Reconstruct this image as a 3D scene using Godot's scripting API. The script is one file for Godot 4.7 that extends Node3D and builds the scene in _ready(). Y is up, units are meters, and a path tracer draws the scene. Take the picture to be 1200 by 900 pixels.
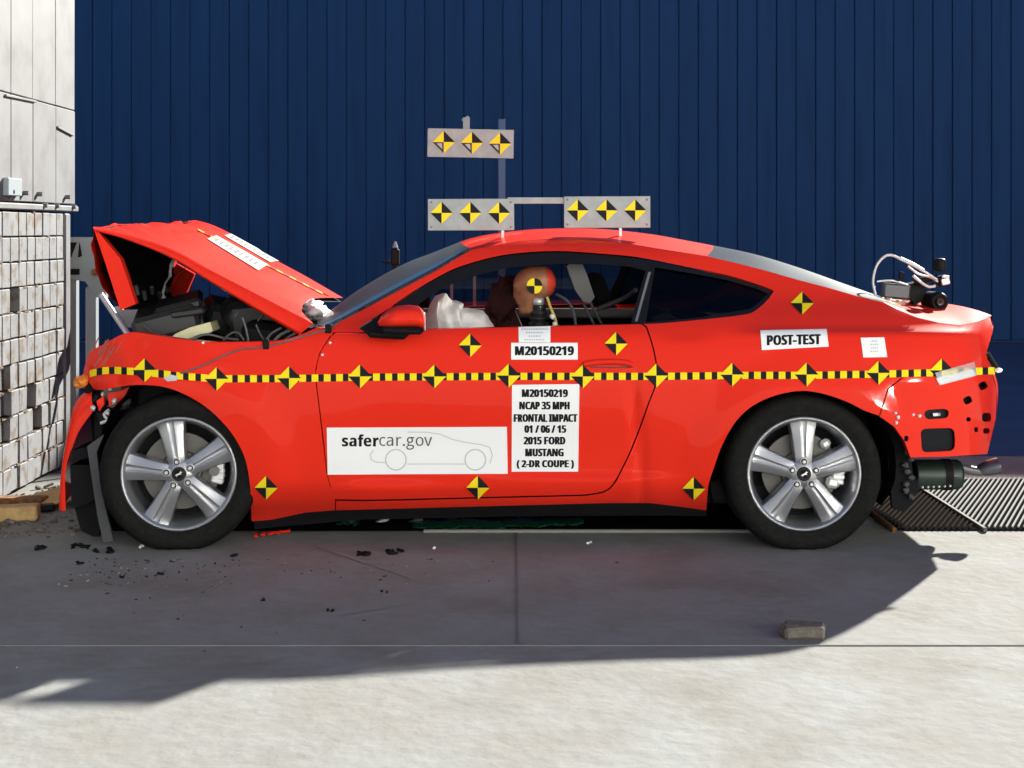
extends Node3D
# A crash-tested red coupe rebounded from a white block barrier, a navy metal wall behind.
# Axes: x along the car (nose at -x), y up, z towards the viewer; the car's near flank stands at z = 0.

const EYE := Vector3(0, 1.373, 6.0)
const FOCAL := 1656.0          # the lens in units of a 1200 x 900 sheet
const MID := -0.95             # the car's centre line
var M := {}
var used := {}
var rng := RandomNumberGenerator.new()
var tab_door := PackedFloat32Array()
var tab_haunch := PackedFloat32Array()
var flank_cache := {}


# ------------------------------------------------------------------ mesh builder
class MB:
	var v := PackedVector3Array()
	var n := PackedVector3Array()
	var c := PackedColorArray()
	var col := Color(1, 1, 1)

	func tri(a: Vector3, b: Vector3, d: Vector3, na: Vector3, nb: Vector3, nd: Vector3):
		var g := (b - a).cross(d - a)
		if g.length_squared() < 1e-18:
			return
		if g.dot(na + nb + nd) > 0.0:
			v.append_array([a, d, b]); n.append_array([na, nd, nb])
		else:
			v.append_array([a, b, d]); n.append_array([na, nb, nd])
		c.append_array([col, col, col])

	func flat(a: Vector3, b: Vector3, d: Vector3):
		var g := (b - a).cross(d - a)
		if g.length_squared() < 1e-18:
			return
		g = g.normalized()
		tri(a, b, d, g, g, g)

	func quad(a: Vector3, b: Vector3, d: Vector3, e: Vector3):
		flat(a, b, d); flat(a, d, e)

	func box(p: Vector3, s: Vector3, bas := Basis.IDENTITY, bev := 0.0):
		var h := s * 0.5
		bev = minf(bev, minf(h.x, minf(h.y, h.z)) * 0.9)
		var P := func(x: float, y: float, z: float) -> Vector3: return p + bas * Vector3(x, y, z)
		for ax in 3:
			for sg in [-1.0, 1.0]:
				var q := []
				for k in [[-1, -1], [1, -1], [1, 1], [-1, 1]]:
					var w := Vector3.ZERO
					w[ax] = sg * h[ax]
					w[(ax + 1) % 3] = k[0] * (h[(ax + 1) % 3] - bev)
					w[(ax + 2) % 3] = k[1] * (h[(ax + 2) % 3] - bev)
					q.append(P.call(w.x, w.y, w.z))
				quad(q[0], q[1], q[2], q[3])
		if bev <= 0.0:
			return
		for ax in 3:
			var i := (ax + 1) % 3
			var j := (ax + 2) % 3
			for si in [-1.0, 1.0]:
				for sj in [-1.0, 1.0]:
					var q := []
					for k in [[-1, 0], [1, 0], [1, 1], [-1, 1]]:
						var w := Vector3.ZERO
						w[ax] = k[0] * (h[ax] - bev)
						w[i] = si * (h[i] - (bev if k[1] else 0.0))
						w[j] = sj * (h[j] - (0.0 if k[1] else bev))
						q.append(P.call(w.x, w.y, w.z))
					quad(q[0], q[1], q[2], q[3])
		for a in [-1.0, 1.0]:
			for b in [-1.0, 1.0]:
				for d in [-1.0, 1.0]:
					flat(P.call(a * h.x, b * (h.y - bev), d * (h.z - bev)), P.call(a * (h.x - bev), b * h.y, d * (h.z - bev)), P.call(a * (h.x - bev), b * (h.y - bev), d * h.z))

	func tube(pts: Array, r: float, seg := 8, r_end := -1.0):
		var rows := []
		var up := Vector3(0.13, 0.97, 0.21).normalized()
		for i in pts.size():
			var d: Vector3 = (pts[mini(i + 1, pts.size() - 1)] - pts[maxi(i - 1, 0)]).normalized()
			if absf(d.dot(up)) > 0.95:
				up = Vector3(0.9, 0.2, 0.4).normalized()
			var x := d.cross(up).normalized()
			var y := x.cross(d).normalized()
			up = y
			var rr := r if r_end < 0.0 else lerpf(r, r_end, float(i) / (pts.size() - 1))
			var row := PackedVector3Array()
			for k in seg + 1:
				var t := TAU * k / seg
				row.append(pts[i] + (x * cos(t) + y * sin(t)) * rr)
			rows.append(row)
		grid(rows, true)
		for e in [0, pts.size() - 1]:
			for k in seg:
				flat(pts[e], rows[e][k], rows[e][k + 1])

	# a profile of (radius, height along the axis) turned round the axis of t (its z)
	func lathe(profile: Array, t: Transform3D, seg := 40, smooth := true):
		var rows := []
		for q in profile:
			var row := PackedVector3Array()
			for k in seg + 1:
				var a := TAU * k / seg
				row.append(t * Vector3(cos(a) * q.x, sin(a) * q.x, q.y))
			rows.append(row)
		grid(rows, true, smooth)

	func grid(rows: Array, wrap := false, smooth := true):
		var h := rows.size()
		var w: int = rows[0].size()
		if not smooth:
			for j in h - 1:
				for i in w - 1:
					quad(rows[j][i], rows[j][i + 1], rows[j + 1][i + 1], rows[j + 1][i])
			return
		var nor := []
		for j in h:
			var row := PackedVector3Array()
			for i in w:
				var i0 := i - 1
				var i1 := i + 1
				if wrap:
					i0 = w - 2 if i == 0 else i - 1
					i1 = 1 if i == w - 1 else i + 1
				else:
					i0 = maxi(i0, 0)
					i1 = mini(i1, w - 1)
				var du: Vector3 = rows[j][i1] - rows[j][i0]
				var dv: Vector3 = rows[mini(j + 1, h - 1)][i] - rows[maxi(j - 1, 0)][i]
				var m := du.cross(dv)
				row.append(m.normalized() if m.length_squared() > 1e-20 else Vector3.UP)
			nor.append(row)
		for j in h - 1:
			for i in w - 1:
				_q(rows, nor, j, i)

	func _q(r: Array, m: Array, j: int, i: int):
		_t(r[j][i], r[j][i + 1], r[j + 1][i + 1], m[j][i], m[j][i + 1], m[j + 1][i + 1])
		_t(r[j][i], r[j + 1][i + 1], r[j + 1][i], m[j][i], m[j + 1][i + 1], m[j + 1][i])

	func _t(a: Vector3, b: Vector3, d: Vector3, na: Vector3, nb: Vector3, nd: Vector3):
		tri(a, b, d, na, nb, nd)

	func extrude(poly: PackedVector2Array, depth: float, t: Transform3D):
		var idx := Geometry2D.triangulate_polygon(poly)
		for k in [0.0, -depth]:
			for i in range(0, idx.size(), 3):
				var q := []
				for e in 3:
					var p := poly[idx[i + e]]
					q.append(t * Vector3(p.x, p.y, k))
				flat(q[0], q[1], q[2])
		for i in poly.size():
			var a := poly[i]
			var b := poly[(i + 1) % poly.size()]
			quad(t * Vector3(a.x, a.y, 0), t * Vector3(b.x, b.y, 0), t * Vector3(b.x, b.y, -depth), t * Vector3(a.x, a.y, -depth))

	func blob(p: Vector3, r: Vector3, seed_: int, rough := 0.25, bas := Basis.IDENTITY, seg := 10):
		var nz := FastNoiseLite.new()
		nz.seed = seed_
		nz.frequency = 0.7
		nz.fractal_octaves = 2
		var rows := []
		for j in seg + 1:
			var row := PackedVector3Array()
			for i in 2 * seg + 1:
				var th := PI * j / seg
				var ph := TAU * (i % (2 * seg)) / (2 * seg)
				var d := Vector3(sin(th) * cos(ph), cos(th), sin(th) * sin(ph))
				row.append(p + bas * (d * r * (1.0 + rough * nz.get_noise_3dv(d * 2.0))))
			rows.append(row)
		grid(rows, true)

	func mirrored() -> MB:
		var o := MB.new()
		for i in range(0, v.size(), 3):
			o.col = c[i]
			var f := func(p: Vector3) -> Vector3: return Vector3(p.x, p.y, 2.0 * MID - p.z)
			var g := func(p: Vector3) -> Vector3: return Vector3(p.x, p.y, -p.z)
			o.tri(f.call(v[i]), f.call(v[i + 1]), f.call(v[i + 2]), g.call(n[i]), g.call(n[i + 1]), g.call(n[i + 2]))
		return o

	func mesh() -> ArrayMesh:
		var a := []
		a.resize(Mesh.ARRAY_MAX)
		a[Mesh.ARRAY_VERTEX] = v
		a[Mesh.ARRAY_NORMAL] = n
		a[Mesh.ARRAY_COLOR] = c
		var m := ArrayMesh.new()
		m.add_surface_from_arrays(Mesh.PRIMITIVE_TRIANGLES, a)
		return m


# ------------------------------------------------------------------ scene helpers
func numbered(called: String, parent: Node) -> String:
	var key := str(parent.get_instance_id()) + called
	used[key] = used.get(key, -1) + 1
	return called if used[key] == 0 else "%s_%03d" % [called, used[key]]

func tag(o: Node, label: String, category := "", group := "", kind := ""):
	if label: o.set_meta("label", label)
	if category: o.set_meta("category", category)
	if group: o.set_meta("group", group)
	if kind: o.set_meta("kind", kind)
	return o

func thing(called: String, at_: Vector3, label: String, category: String, group := "") -> Node3D:
	var o := Node3D.new()
	o.name = numbered(called, self)
	add_child(o, true)
	o.position = at_
	return tag(o, label, category, group)

# the builder holds places in the world; the part is set back by where its parent stands
func part(called: String, b: MB, mat: Material, parent: Node3D = self, label := "") -> MeshInstance3D:
	var o := MeshInstance3D.new()
	o.name = numbered(called, parent)
	o.mesh = b.mesh()
	o.material_override = mat
	parent.add_child(o, true)
	o.position = -parent.global_position if parent != self else Vector3.ZERO
	if label: o.set_meta("label", label)
	return o

func struct(called: String, b: MB, mat: Material) -> MeshInstance3D:
	var o := part(called, b, mat)
	o.set_meta("kind", "structure")
	return o

# one thing that is one mesh, its origin at p
func lone(called: String, b: MB, mat: Material, p: Vector3, label: String, category: String, group := "") -> MeshInstance3D:
	for i in b.v.size():
		b.v[i] -= p
	var o := part(called, b, mat)
	o.position = p
	return tag(o, label, category, group)

func lin(r: float, g: float, b: float) -> Color:
	return Color(r, g, b).linear_to_srgb()

func paint(r: float, g: float, b: float, rough := 0.6, metal := 0.0, coat := 0.0) -> StandardMaterial3D:
	var m := StandardMaterial3D.new()
	m.albedo_color = lin(r, g, b)
	m.roughness = rough
	m.metallic = metal
	m.vertex_color_use_as_albedo = true
	if coat > 0.0:
		m.clearcoat_enabled = true
		m.clearcoat = coat
		m.clearcoat_roughness = 0.04
	return m

func noise_tex(size: int, freq: float, seed_: int, stops: Array, octaves := 4, ridged := false) -> ImageTexture:
	var nz := FastNoiseLite.new()
	nz.seed = seed_
	nz.frequency = freq
	nz.fractal_octaves = octaves
	nz.fractal_gain = 0.55
	if ridged: nz.fractal_type = FastNoiseLite.FRACTAL_RIDGED
	var im := nz.get_seamless_image(size, size)
	im.convert(Image.FORMAT_RGB8)
	var gr := Gradient.new()
	var off := PackedFloat32Array()
	var cols := PackedColorArray()
	for s in stops:
		off.append(s[0])
		cols.append(lin(s[1], s[2], s[3]))
	gr.offsets = off
	gr.colors = cols
	for y in size:
		for x in size:
			im.set_pixel(x, y, gr.sample(im.get_pixel(x, y).r))
	return ImageTexture.create_from_image(im)

# mottled, gritty concrete: broad stains, trowel clouds, fine speckle and a few pores
func concrete_tex(size: int) -> ImageTexture:
	var ims := []
	for q in [[0.004, 3, 4], [0.02, 5, 4], [0.22, 9, 2], [0.06, 12, 3]]:
		var nz := FastNoiseLite.new()
		nz.frequency = q[0]
		nz.seed = q[1]
		nz.fractal_octaves = q[2]
		ims.append(nz.get_seamless_image(size, size))
	var im := Image.create(size, size, false, Image.FORMAT_RGB8)
	for y in size:
		for x in size:
			var broad: float = ims[0].get_pixel(x, y).r
			var mid: float = ims[1].get_pixel(x, y).r
			var fine: float = ims[2].get_pixel(x, y).r
			var pore: float = ims[3].get_pixel(x, y).r
			var v := 0.268 * (0.86 + 0.20 * broad) * (0.95 + 0.10 * mid) * (0.93 + 0.14 * fine)
			if pore < 0.17: v *= 0.75 + 1.4 * pore
			var warm := (0.5 - broad) * 0.07
			im.set_pixel(x, y, lin(v * (1.0 + warm), v, v * (0.965 - warm)))
	return ImageTexture.create_from_image(im)

func textured(tex: Texture2D, scale: float, rough: float, bump: Texture2D = null, cm := 0.0) -> StandardMaterial3D:
	var m := StandardMaterial3D.new()
	m.albedo_texture = tex
	m.roughness = rough
	m.uv1_triplanar = true
	m.uv1_world_triplanar = true
	m.uv1_scale = Vector3.ONE * scale
	m.vertex_color_use_as_albedo = true
	if bump:
		m.heightmap_enabled = true
		m.heightmap_texture = bump
		m.heightmap_scale = cm
	return m

# a place given by its mark on the side elevation sheet (276 units to the metre at the near flank) and its depth
func at(u: float, w: float, z: float) -> Vector3:
	return Vector3((u - 600.0) * (EYE.z - z) / FOCAL, EYE.y + (268.0 - w) * (EYE.z - z) / FOCAL, z)

func line(list: Array, z: float) -> Array:
	var o := []
	for q in list:
		o.append(at(q[0], q[1], z))
	return o

func poly2(list: Array) -> PackedVector2Array:
	var o := PackedVector2Array()
	for q in list:
		o.append(Vector2(q[0], q[1]))
	return o

func resample(p: Array, count: int) -> Array:
	var len_ := [0.0]
	for i in range(1, p.size()):
		len_.append(len_[-1] + (p[i] - p[i - 1]).length())
	var o := []
	for k in count:
		var t: float = len_[-1] * k / (count - 1)
		var i := 0
		while i < p.size() - 2 and len_[i + 1] < t:
			i += 1
		var f: float = clampf((t - len_[i]) / maxf(len_[i + 1] - len_[i], 1e-6), 0, 1)
		var a = p[maxi(i - 1, 0)]
		var d = p[mini(i + 2, p.size() - 1)]
		o.append(p[i].cubic_interpolate(p[i + 1], a, d, f) if p.size() > 2 else p[i].lerp(p[i + 1], f))
	return o


# ------------------------------------------------------------------ the car's flank: depth of the skin over (x, y)
func make_profile(list: Array) -> PackedFloat32Array:
	var o := PackedFloat32Array()
	for k in 340:
		var y := k * 0.005
		var z: float = list[-1][1]
		for i in list.size() - 1:
			if y <= list[i + 1][0]:
				z = lerpf(list[i][1], list[i + 1][1], clampf((y - list[i][0]) / (list[i + 1][0] - list[i][0]), 0, 1))
				break
		o.append(z)
	for pass_ in 3:
		var q := o.duplicate()
		for k in range(3, 337):
			q[k] = (o[k - 3] + o[k - 2] + o[k - 1] + o[k] + o[k + 1] + o[k + 2] + o[k + 3]) / 7.0
		o = q
	return o

func look(tab: PackedFloat32Array, y: float) -> float:
	var f := clampf(y * 200.0, 0.0, 338.0)
	var i := int(f)
	return lerpf(tab[i], tab[i + 1], f - i)

func zs(x: float, y: float) -> float:
	var z := lerpf(look(tab_door, y), look(tab_haunch, y), smoothstep(0.7, 1.15, x))
	if x > 1.4:
		var t := minf((x - 1.4) / 0.72, 1.12)
		z -= 0.27 * t * t * t * t
	if x < -1.25:
		var t := minf((-1.25 - x) / 0.6, 1.2)
		z -= 0.21 * t * t * t
	var r := minf(Vector2(x - 1.248, y - 0.325).length(), Vector2(x + 1.418, y - 0.325).length())
	z += 0.022 * smoothstep(0.55, 0.385, r)
	if x > -0.85 and x < 0.8:
		z -= 0.014 * exp(-pow((y - 0.44) / 0.13, 2.0)) * smoothstep(-0.85, -0.5, x) * smoothstep(0.8, 0.4, x)
		z += 0.013 * smoothstep(0.318, 0.290, y - 0.035 * x) * smoothstep(-0.85, -0.6, x) * smoothstep(0.8, 0.55, x)
		z -= 0.014 * exp(-pow((x - 0.535 - 0.1 * (0.5 - y)) / 0.028, 2.0)) * smoothstep(0.85, 0.6, y)
	if x > 0.3:
		z -= 0.024 * smoothstep(0.928, 0.945, y + 0.03 * smoothstep(1.2, 0.6, x)) * smoothstep(0.55, 1.0, x)
	if x < -0.8:
		var k := smoothstep(-0.8, -1.5, x)
		z += k * smoothstep(-1.45, -1.75, x) * (0.016 * absf(sin(14.0 * x + 11.0 * y)) + 0.010 * absf(sin(21.0 * y - 12.0 * x)) - 0.012)
		z += k * (0.006 * sin(8.0 * x + 5.0 * y) + 0.004 * sin(17.0 * x - 9.0 * y + 1.0)) + 0.008 * k * smoothstep(0.03, 0.0, absf(y - 0.80 - 0.12 * (x + 1.2)))
	return z

func flank(u: float, w: float, off := 0.0) -> Array:
	var key := Vector2(snappedf(u, 0.01), snappedf(w, 0.01))
	var r = flank_cache.get(key)
	if r == null:
		var z := -0.03
		var x := 0.0
		var y := 0.0
		for i in 40:
			x = (u - 600.0) * (EYE.z - z) / FOCAL
			y = EYE.y + (268.0 - w) * (EYE.z - z) / FOCAL
			var z2 := zs(x, y)
			var d := absf(z2 - z)
			z = lerpf(z, z2, 0.75)
			if d < 0.00005:
				break
		var e := 0.006
		var nor := Vector3(-(zs(x + e, y) - zs(x - e, y)) / (2 * e), -(zs(x, y + e) - zs(x, y - e)) / (2 * e), 1.0).normalized()
		r = [Vector3(x, y, z), nor]
		flank_cache[key] = r
	return [r[0] + r[1] * off, r[1]]

func sheet(b: MB, outline: PackedVector2Array, cutters: Array, cell: float, off: float):
	var lo := outline[0]
	var hi := outline[0]
	for p in outline:
		lo = lo.min(p)
		hi = hi.max(p)
	var j0 := int(floor(lo.y / cell))
	var i0 := int(floor(lo.x / cell))
	for j in range(j0, int(ceil(hi.y / cell))):
		for i in range(i0, int(ceil(hi.x / cell))):
			var r := PackedVector2Array([Vector2(i, j) * cell, Vector2(i + 1, j) * cell, Vector2(i + 1, j + 1) * cell, Vector2(i, j + 1) * cell])
			var ps: Array = Geometry2D.intersect_polygons(r, outline)
			for cut in cutters:
				var nx := []
				for p in ps:
					nx.append_array(Geometry2D.clip_polygons(p, cut))
				ps = nx
			for p in ps:
				var idx := Geometry2D.triangulate_polygon(p)
				for k in range(0, idx.size(), 3):
					var s := []
					for e in 3:
						s.append(flank(p[idx[k + e]].x, p[idx[k + e]].y, off))
					b.tri(s[0][0], s[1][0], s[2][0], s[0][1], s[1][1], s[2][1])

# the turned-in edge of a panel along a line of marks
func edge(b: MB, outline: PackedVector2Array, depth: float, off := 0.0):
	for i in outline.size():
		var a := outline[i]
		var e := outline[(i + 1) % outline.size()]
		var k := maxi(1, int((e - a).length() / 12.0))
		for s in k:
			var p = flank(lerpf(a.x, e.x, float(s) / k), lerpf(a.y, e.y, float(s) / k), off)
			var q = flank(lerpf(a.x, e.x, float(s + 1) / k), lerpf(a.y, e.y, float(s + 1) / k), off)
			var d := Vector3(0, 0, -depth)
			b.quad(p[0], q[0], q[0] + d, p[0] + d)

# the marks joined by a smooth curve
func curve(list: Array, per := 4) -> Array:
	var o := []
	for i in list.size() - 1:
		var a := Vector2(list[maxi(i - 1, 0)][0], list[maxi(i - 1, 0)][1])
		var b := Vector2(list[i][0], list[i][1])
		var d := Vector2(list[i + 1][0], list[i + 1][1])
		var e := Vector2(list[mini(i + 2, list.size() - 1)][0], list[mini(i + 2, list.size() - 1)][1])
		for k in per:
			var q := b.cubic_interpolate(d, a, e, float(k) / per)
			o.append([q.x, q.y])
	o.append(list[-1])
	return o

func grown(p: PackedVector2Array, by: float) -> PackedVector2Array:
	return Geometry2D.offset_polygon(p, by)[0]

func panel(called: String, outline: PackedVector2Array, cutters: Array, mat: Material, car: Node3D, depth := 0.04, cell := 9.0, off := 0.0, both := true) -> MeshInstance3D:
	var b := MB.new()
	sheet(b, outline, cutters, cell, off)
	edge(b, outline, depth, off)
	var o := part(called, b, mat, car)
	if both:
		part(called, b.mirrored(), mat, car)
	return o

func sticker(called: String, list: Array, mat: Material, car: Node3D, off := 0.0025, cell := 12.0) -> MeshInstance3D:
	var b := MB.new()
	sheet(b, poly2(list), [], cell, off)
	edge(b, poly2(list), off, off)
	return part(called, b, mat, car)

func letters(text: String, bold := true) -> PackedVector2Array:
	var f := SystemFont.new()
	f.font_names = PackedStringArray(["Droid Sans"])
	f.font_weight = 700 if bold else 400
	var t := TextMesh.new()
	t.text = text
	t.font = f
	t.font_size = 48
	t.depth = 0.0
	t.curve_step = 1.5
	var a := t.get_mesh_arrays()
	var o := PackedVector2Array()
	var vs: PackedVector3Array = a[Mesh.ARRAY_VERTEX]
	for i in a[Mesh.ARRAY_INDEX]:
		o.append(Vector2(vs[i].x, vs[i].y))
	return o

# lettering fitted to the rectangle r (on the sheet), laid on the flank; skew leans it
func write(b: MB, text: String, r: Rect2, off: float, bold := true, turn := 0.0, weight := 0.0):
	var p := letters(text, bold)
	var lo := p[0]
	var hi := p[0]
	for q in p:
		lo = lo.min(q)
		hi = hi.max(q)
	var shifts := [Vector2.ZERO] if weight == 0.0 else [Vector2(-weight, 0), Vector2(weight, 0)]
	for sh in shifts.size():
		for i in range(0, p.size(), 3):
			var s := []
			for k in 3:
				var q := (p[i + k] - lo) / (hi - lo)
				var m: Vector2 = r.position + Vector2(q.x * r.size.x, (1.0 - q.y) * r.size.y) + shifts[sh]
				m.y += (m.x - r.position.x) * turn
				s.append(flank(m.x, m.y, off + 0.0004 * sh))
			b.tri(s[0][0], s[1][0], s[2][0], s[0][1], s[1][1], s[2][1])

func diamond(car: Node3D, u: float, w: float, h: float, off := 0.004, turn := 0.0):
	var b := MB.new()
	for q in 4:
		b.col = Color(0.86, 0.68, 0.02) if q % 2 == 0 else Color(0.018, 0.018, 0.022)
		var a0 := PI / 2 * q
		sheet(b, PackedVector2Array([Vector2(u, w), Vector2(u, w) + Vector2.from_angle(a0 + turn) * h, Vector2(u, w) + Vector2.from_angle(a0 + turn + PI / 2) * h]), [], 5.0, off)
	part("target_sticker", b, M.print_gloss, car)


# ------------------------------------------------------------------ smooth bodies from capsules
func body(b: MB, bones: Array, cell: float, k: float):
	var lo: Vector3 = bones[0][0]
	var hi: Vector3 = bones[0][0]
	for q in bones:
		var r: float = maxf(q[2], q[3]) + 2.5 * cell
		for e in 2:
			lo = lo.min(q[e] - Vector3.ONE * r)
			hi = hi.max(q[e] + Vector3.ONE * r)
	var n := Vector3i(((hi - lo) / cell).ceil()) + Vector3i.ONE
	var f := PackedFloat32Array()
	f.resize(n.x * n.y * n.z)
	f.fill(1.0)
	for q in bones:
		var A: Vector3 = q[0]
		var B: Vector3 = q[1]
		var ab := B - A
		var l2 := maxf(ab.length_squared(), 1e-9)
		var rm: float = maxf(q[2], q[3]) + k + 2.0 * cell
		var a0 := Vector3i(((A.min(B) - Vector3.ONE * rm - lo) / cell).floor()).clamp(Vector3i.ZERO, n - Vector3i.ONE)
		var a1 := Vector3i(((A.max(B) + Vector3.ONE * rm - lo) / cell).ceil()).clamp(Vector3i.ZERO, n - Vector3i.ONE)
		for z in range(a0.z, a1.z + 1):
			for y in range(a0.y, a1.y + 1):
				for x in range(a0.x, a1.x + 1):
					var p := lo + Vector3(x, y, z) * cell
					var t := clampf((p - A).dot(ab) / l2, 0, 1)
					var d := p.distance_to(A + ab * t) - lerpf(q[2], q[3], t)
					var i := x + n.x * (y + n.y * z)
					var g := f[i]
					var h := maxf(k - absf(g - d), 0.0) / k
					f[i] = minf(g, d) - h * h * k * 0.25
	var vert := {}
	var grad := func(i: int) -> Vector3: return Vector3(f[i + 1] - f[i - 1], f[i + n.x] - f[i - n.x], f[i + n.x * n.y] - f[i - n.x * n.y])
	for z in range(1, n.z - 2):
		for y in range(1, n.y - 2):
			for x in range(1, n.x - 2):
				var i := x + n.x * (y + n.y * z)
				var sum := Vector3.ZERO
				var cnt := 0
				for e in [[0, 0, 0, 0], [0, 0, 1, 0], [0, 1, 0, 0], [0, 1, 1, 0], [0, 0, 0, 1], [0, 0, 1, 1], [1, 0, 0, 1], [1, 0, 1, 1], [0, 0, 0, 2], [0, 1, 0, 2], [1, 0, 0, 2], [1, 1, 0, 2]]:
					var st: int = [1, n.x, n.x * n.y][e[3]]
					var i0: int = i + e[0] + n.x * (e[1] + n.y * e[2])
					var g0 := f[i0]
					var g1 := f[i0 + st]
					if (g0 < 0.0) != (g1 < 0.0):
						var p := Vector3(e[0], e[1], e[2])
						p[e[3]] += g0 / (g0 - g1)
						sum += p
						cnt += 1
				if cnt:
					vert[i] = [lo + (Vector3(x, y, z) + sum / cnt) * cell, grad.call(i).normalized()]
	for z in range(2, n.z - 2):
		for y in range(2, n.y - 2):
			for x in range(2, n.x - 2):
				var i := x + n.x * (y + n.y * z)
				for ax in 3:
					var st: int = [1, n.x, n.x * n.y][ax]
					if (f[i] < 0.0) != (f[i + st] < 0.0):
						var s1: int = [n.x, n.x * n.y, 1][ax]
						var s2: int = [n.x * n.y, 1, n.x][ax]
						var q := [vert.get(i), vert.get(i - s1), vert.get(i - s1 - s2), vert.get(i - s2)]
						if null in q:
							continue
						b.tri(q[0][0], q[1][0], q[2][0], q[0][1], q[1][1], q[2][1])
						b.tri(q[0][0], q[2][0], q[3][0], q[0][1], q[2][1], q[3][1])


# ------------------------------------------------------------------ main
func _ready():
	rng.seed = 20150
	set_stage()
	make_materials()
	make_ground()
	make_wall()
	make_barrier()
	make_facade()
	make_car()
	make_target_boards()
	make_dummy()
	make_camera_rig()
	make_small_things()

func set_stage():
	var cam := Camera3D.new()
	cam.name = "camera"
	add_child(cam)
	cam.position = EYE
	cam.projection = Camera3D.PROJECTION_FRUSTUM
	cam.near = 0.1
	cam.far = 600.0
	cam.size = 0.1 * 900.0 / FOCAL
	cam.frustum_offset = Vector2(0, -0.1 * 182.0 / FOCAL)
	var e := Environment.new()
	e.background_mode = Environment.BG_SKY
	var sky := ProceduralSkyMaterial.new()
	sky.sky_top_color = Color(0.26, 0.38, 0.62)
	sky.sky_horizon_color = Color(0.60, 0.66, 0.74)
	sky.sky_curve = 0.12
	sky.ground_bottom_color = Color(0.30, 0.30, 0.30)
	sky.ground_horizon_color = Color(0.45, 0.46, 0.48)
	e.sky = Sky.new()
	e.sky.sky_material = sky
	e.background_energy_multiplier = 0.20
	e.tonemap_mode = Environment.TONE_MAPPER_LINEAR
	e.tonemap_exposure = 3.2
	e.sdfgi_enabled = true
	e.ssao_enabled = true
	e.ssil_enabled = true
	var w := WorldEnvironment.new()
	w.name = "environment"
	w.environment = e
	add_child(w)
	# the sun stands behind the wall, to the right: it comes towards the viewer and to the left
	var sun := DirectionalLight3D.new()
	sun.name = "sun"
	sun.light_energy = 1.6
	sun.light_angular_distance = 1.0
	sun.light_color = Color(1.0, 0.985, 0.94)
	sun.shadow_enabled = true
	add_child(sun)
	sun.look_at_from_position(Vector3.ZERO, Vector3(-1.1, -1.0, 1.66))

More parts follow.
